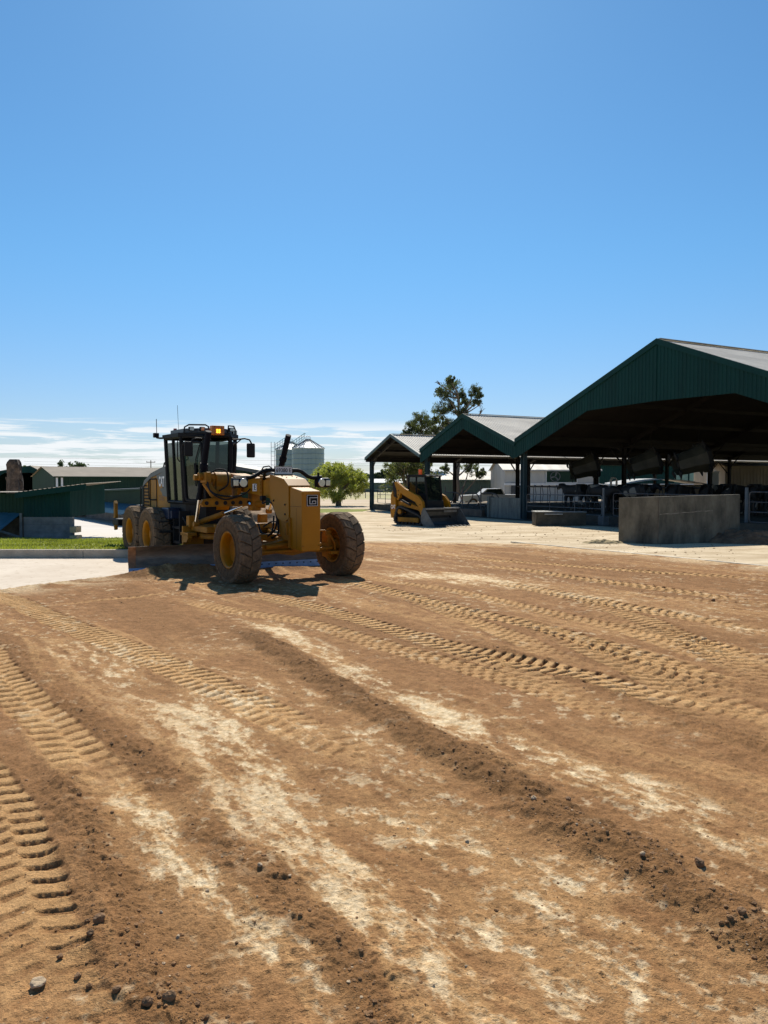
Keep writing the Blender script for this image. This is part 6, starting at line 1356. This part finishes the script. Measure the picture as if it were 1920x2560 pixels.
# ------------------------------------------------------------------ sky, sun
SEL, SAZ = R(47), R(-3)                                  # elevation, azimuth from +Y towards +X
sd = Vector((math.sin(SAZ)*math.cos(SEL), math.cos(SAZ)*math.cos(SEL), math.sin(SEL)))
sl_ = bpy.data.lights.new('sun', 'SUN'); sl_.energy = 4.9; sl_.angle = R(.53); sl_.color = (1,.94,.83)
so = bpy.data.objects.new('sun', sl_); COL.objects.link(so); so.rotation_euler = sd.to_track_quat('Z','Y').to_euler()
w = bpy.data.worlds.new('World'); sc.world = w; w.use_nodes = True; nt = w.node_tree; L = nt.links; bg = nt.nodes['Background']
sky = nd(nt,'ShaderNodeTexSky', sky_type='NISHITA'); sky.sun_disc = False; sky.sun_elevation = SEL; sky.sun_rotation = SAZ; sky.altitude = 100; sky.air_density = 1.0; sky.dust_density = .25; sky.ozone_density = 2.6
tc = nd(nt,'ShaderNodeTexCoord'); sx = nd(nt,'ShaderNodeSeparateXYZ'); L.new(tc.outputs['Generated'], sx.inputs[0])
mp = nd(nt,'ShaderNodeMapping'); mp.inputs['Scale'].default_value = (5.0,5.0,80); mp.inputs['Location'].default_value = (.4,0,1.3); L.new(tc.outputs['Generated'], mp.inputs[0])
nz = nd(nt,'ShaderNodeTexNoise'); nz.inputs['Scale'].default_value = 1.5; nz.inputs['Detail'].default_value = 10; nz.inputs['Roughness'].default_value = .66; nz.inputs['Distortion'].default_value = .5; L.new(mp.outputs[0], nz.inputs['Vector'])
def rng_(x, a, b, c=0, d=1, sm=True):
    r = nd(nt,'ShaderNodeMapRange'); r.interpolation_type = 'SMOOTHSTEP' if sm else 'LINEAR'
    for k, v in zip((1,2,3,4),(a,b,c,d)): r.inputs[k].default_value = v
    L.new(x, r.inputs[0]); return r.outputs[0]
def mth(op, a, b):
    n = nd(nt,'ShaderNodeMath', operation=op)
    for i, v in enumerate((a,b)):
        if isinstance(v,(int,float)): n.inputs[i].default_value = v
        else: L.new(v, n.inputs[i])
    return n.outputs[0]
z = sx.outputs[2]
tm = nd(nt,'ShaderNodeMix',data_type='RGBA'); L.new(rng_(z,.0,.30,0,1), tm.inputs[0]); tm.inputs[6].default_value = (.80,.88,1.10,1); tm.inputs[7].default_value = (.66,1.12,1.34,1)
band = mth('MULTIPLY', rng_(z,-.01,.012), rng_(z,.060,.084,1,0))
thr = mth('ADD', nz.outputs[0], rng_(z,.0,.075,.16,-.02,False))
side_ = rng_(sx.outputs[0],.10,.55,1,.25)
streak_ = mth('MULTIPLY', rng_(z,.060,.069), rng_(z,.073,.082,1,0)); thr = mth('ADD', thr, mth('MULTIPLY', streak_, .09))
cl = mth('MULTIPLY', mth('MULTIPLY', rng_(thr,.50,.63), band), side_)
cl = mth('MULTIPLY', cl, .92)
hsv = nd(nt,'ShaderNodeHueSaturation'); hsv.inputs['Saturation'].default_value = 1.0; tn = nd(nt,'ShaderNodeVectorMath',operation='MULTIPLY'); tn.inputs[1].default_value = (.74,1.06,1.34); L.new(sky.outputs[0], tn.inputs[0]); SKT = tn; L.new(tn.outputs[0], hsv.inputs['Color'])
mx = nd(nt,'ShaderNodeMix',data_type='RGBA'); L.new(cl, mx.inputs[0]); L.new(hsv.outputs[0], mx.inputs[6]); mx.inputs[7].default_value = (10.8,11.2,11.5,1)
L.new(mx.outputs[2], bg.inputs[0]); bg.inputs[1].default_value = .070; L.new(tm.outputs[2], SKT.inputs[1])
sc.view_settings.view_transform = 'Standard'; sc.view_settings.look = 'None'; sc.view_settings.exposure = .30; sc.view_settings.gamma = 1
sc.cycles.max_bounces = 8; sc.cycles.transparent_max_bounces = 12; sc.cycles.use_denoising = True

# debris on the pale yard
VS = []; FS = []; q = random.Random(9)
for _ in range(2600):
    y = q.uniform(18,36); x = q.uniform(-.10*y,.46*y)
    if (y-24.5)*4.25-(x-4.75)*(-6.55) < 1.0 or (x < 4.75 and y < 26.6): continue
    v, fc = base[q.randrange(6)]; s_ = .008+.045*q.random()**5; o0 = len(VS); VS += [(x+p.x*s_, y+p.y*s_, -.034+p.z*s_*.7) for p in v]; FS += [[i+o0 for i in g] for g in fc]
me = bpy.data.meshes.new('yard_debris'); me.from_pydata(VS, [], FS); me.materials.append(CLOD); o = bpy.data.objects.new('yard_debris', me); COL.objects.link(o); o['kind'] = 'stuff'; o['label'] = 'dark crumbs of soil on the pale yard'; o['category'] = 'soil'
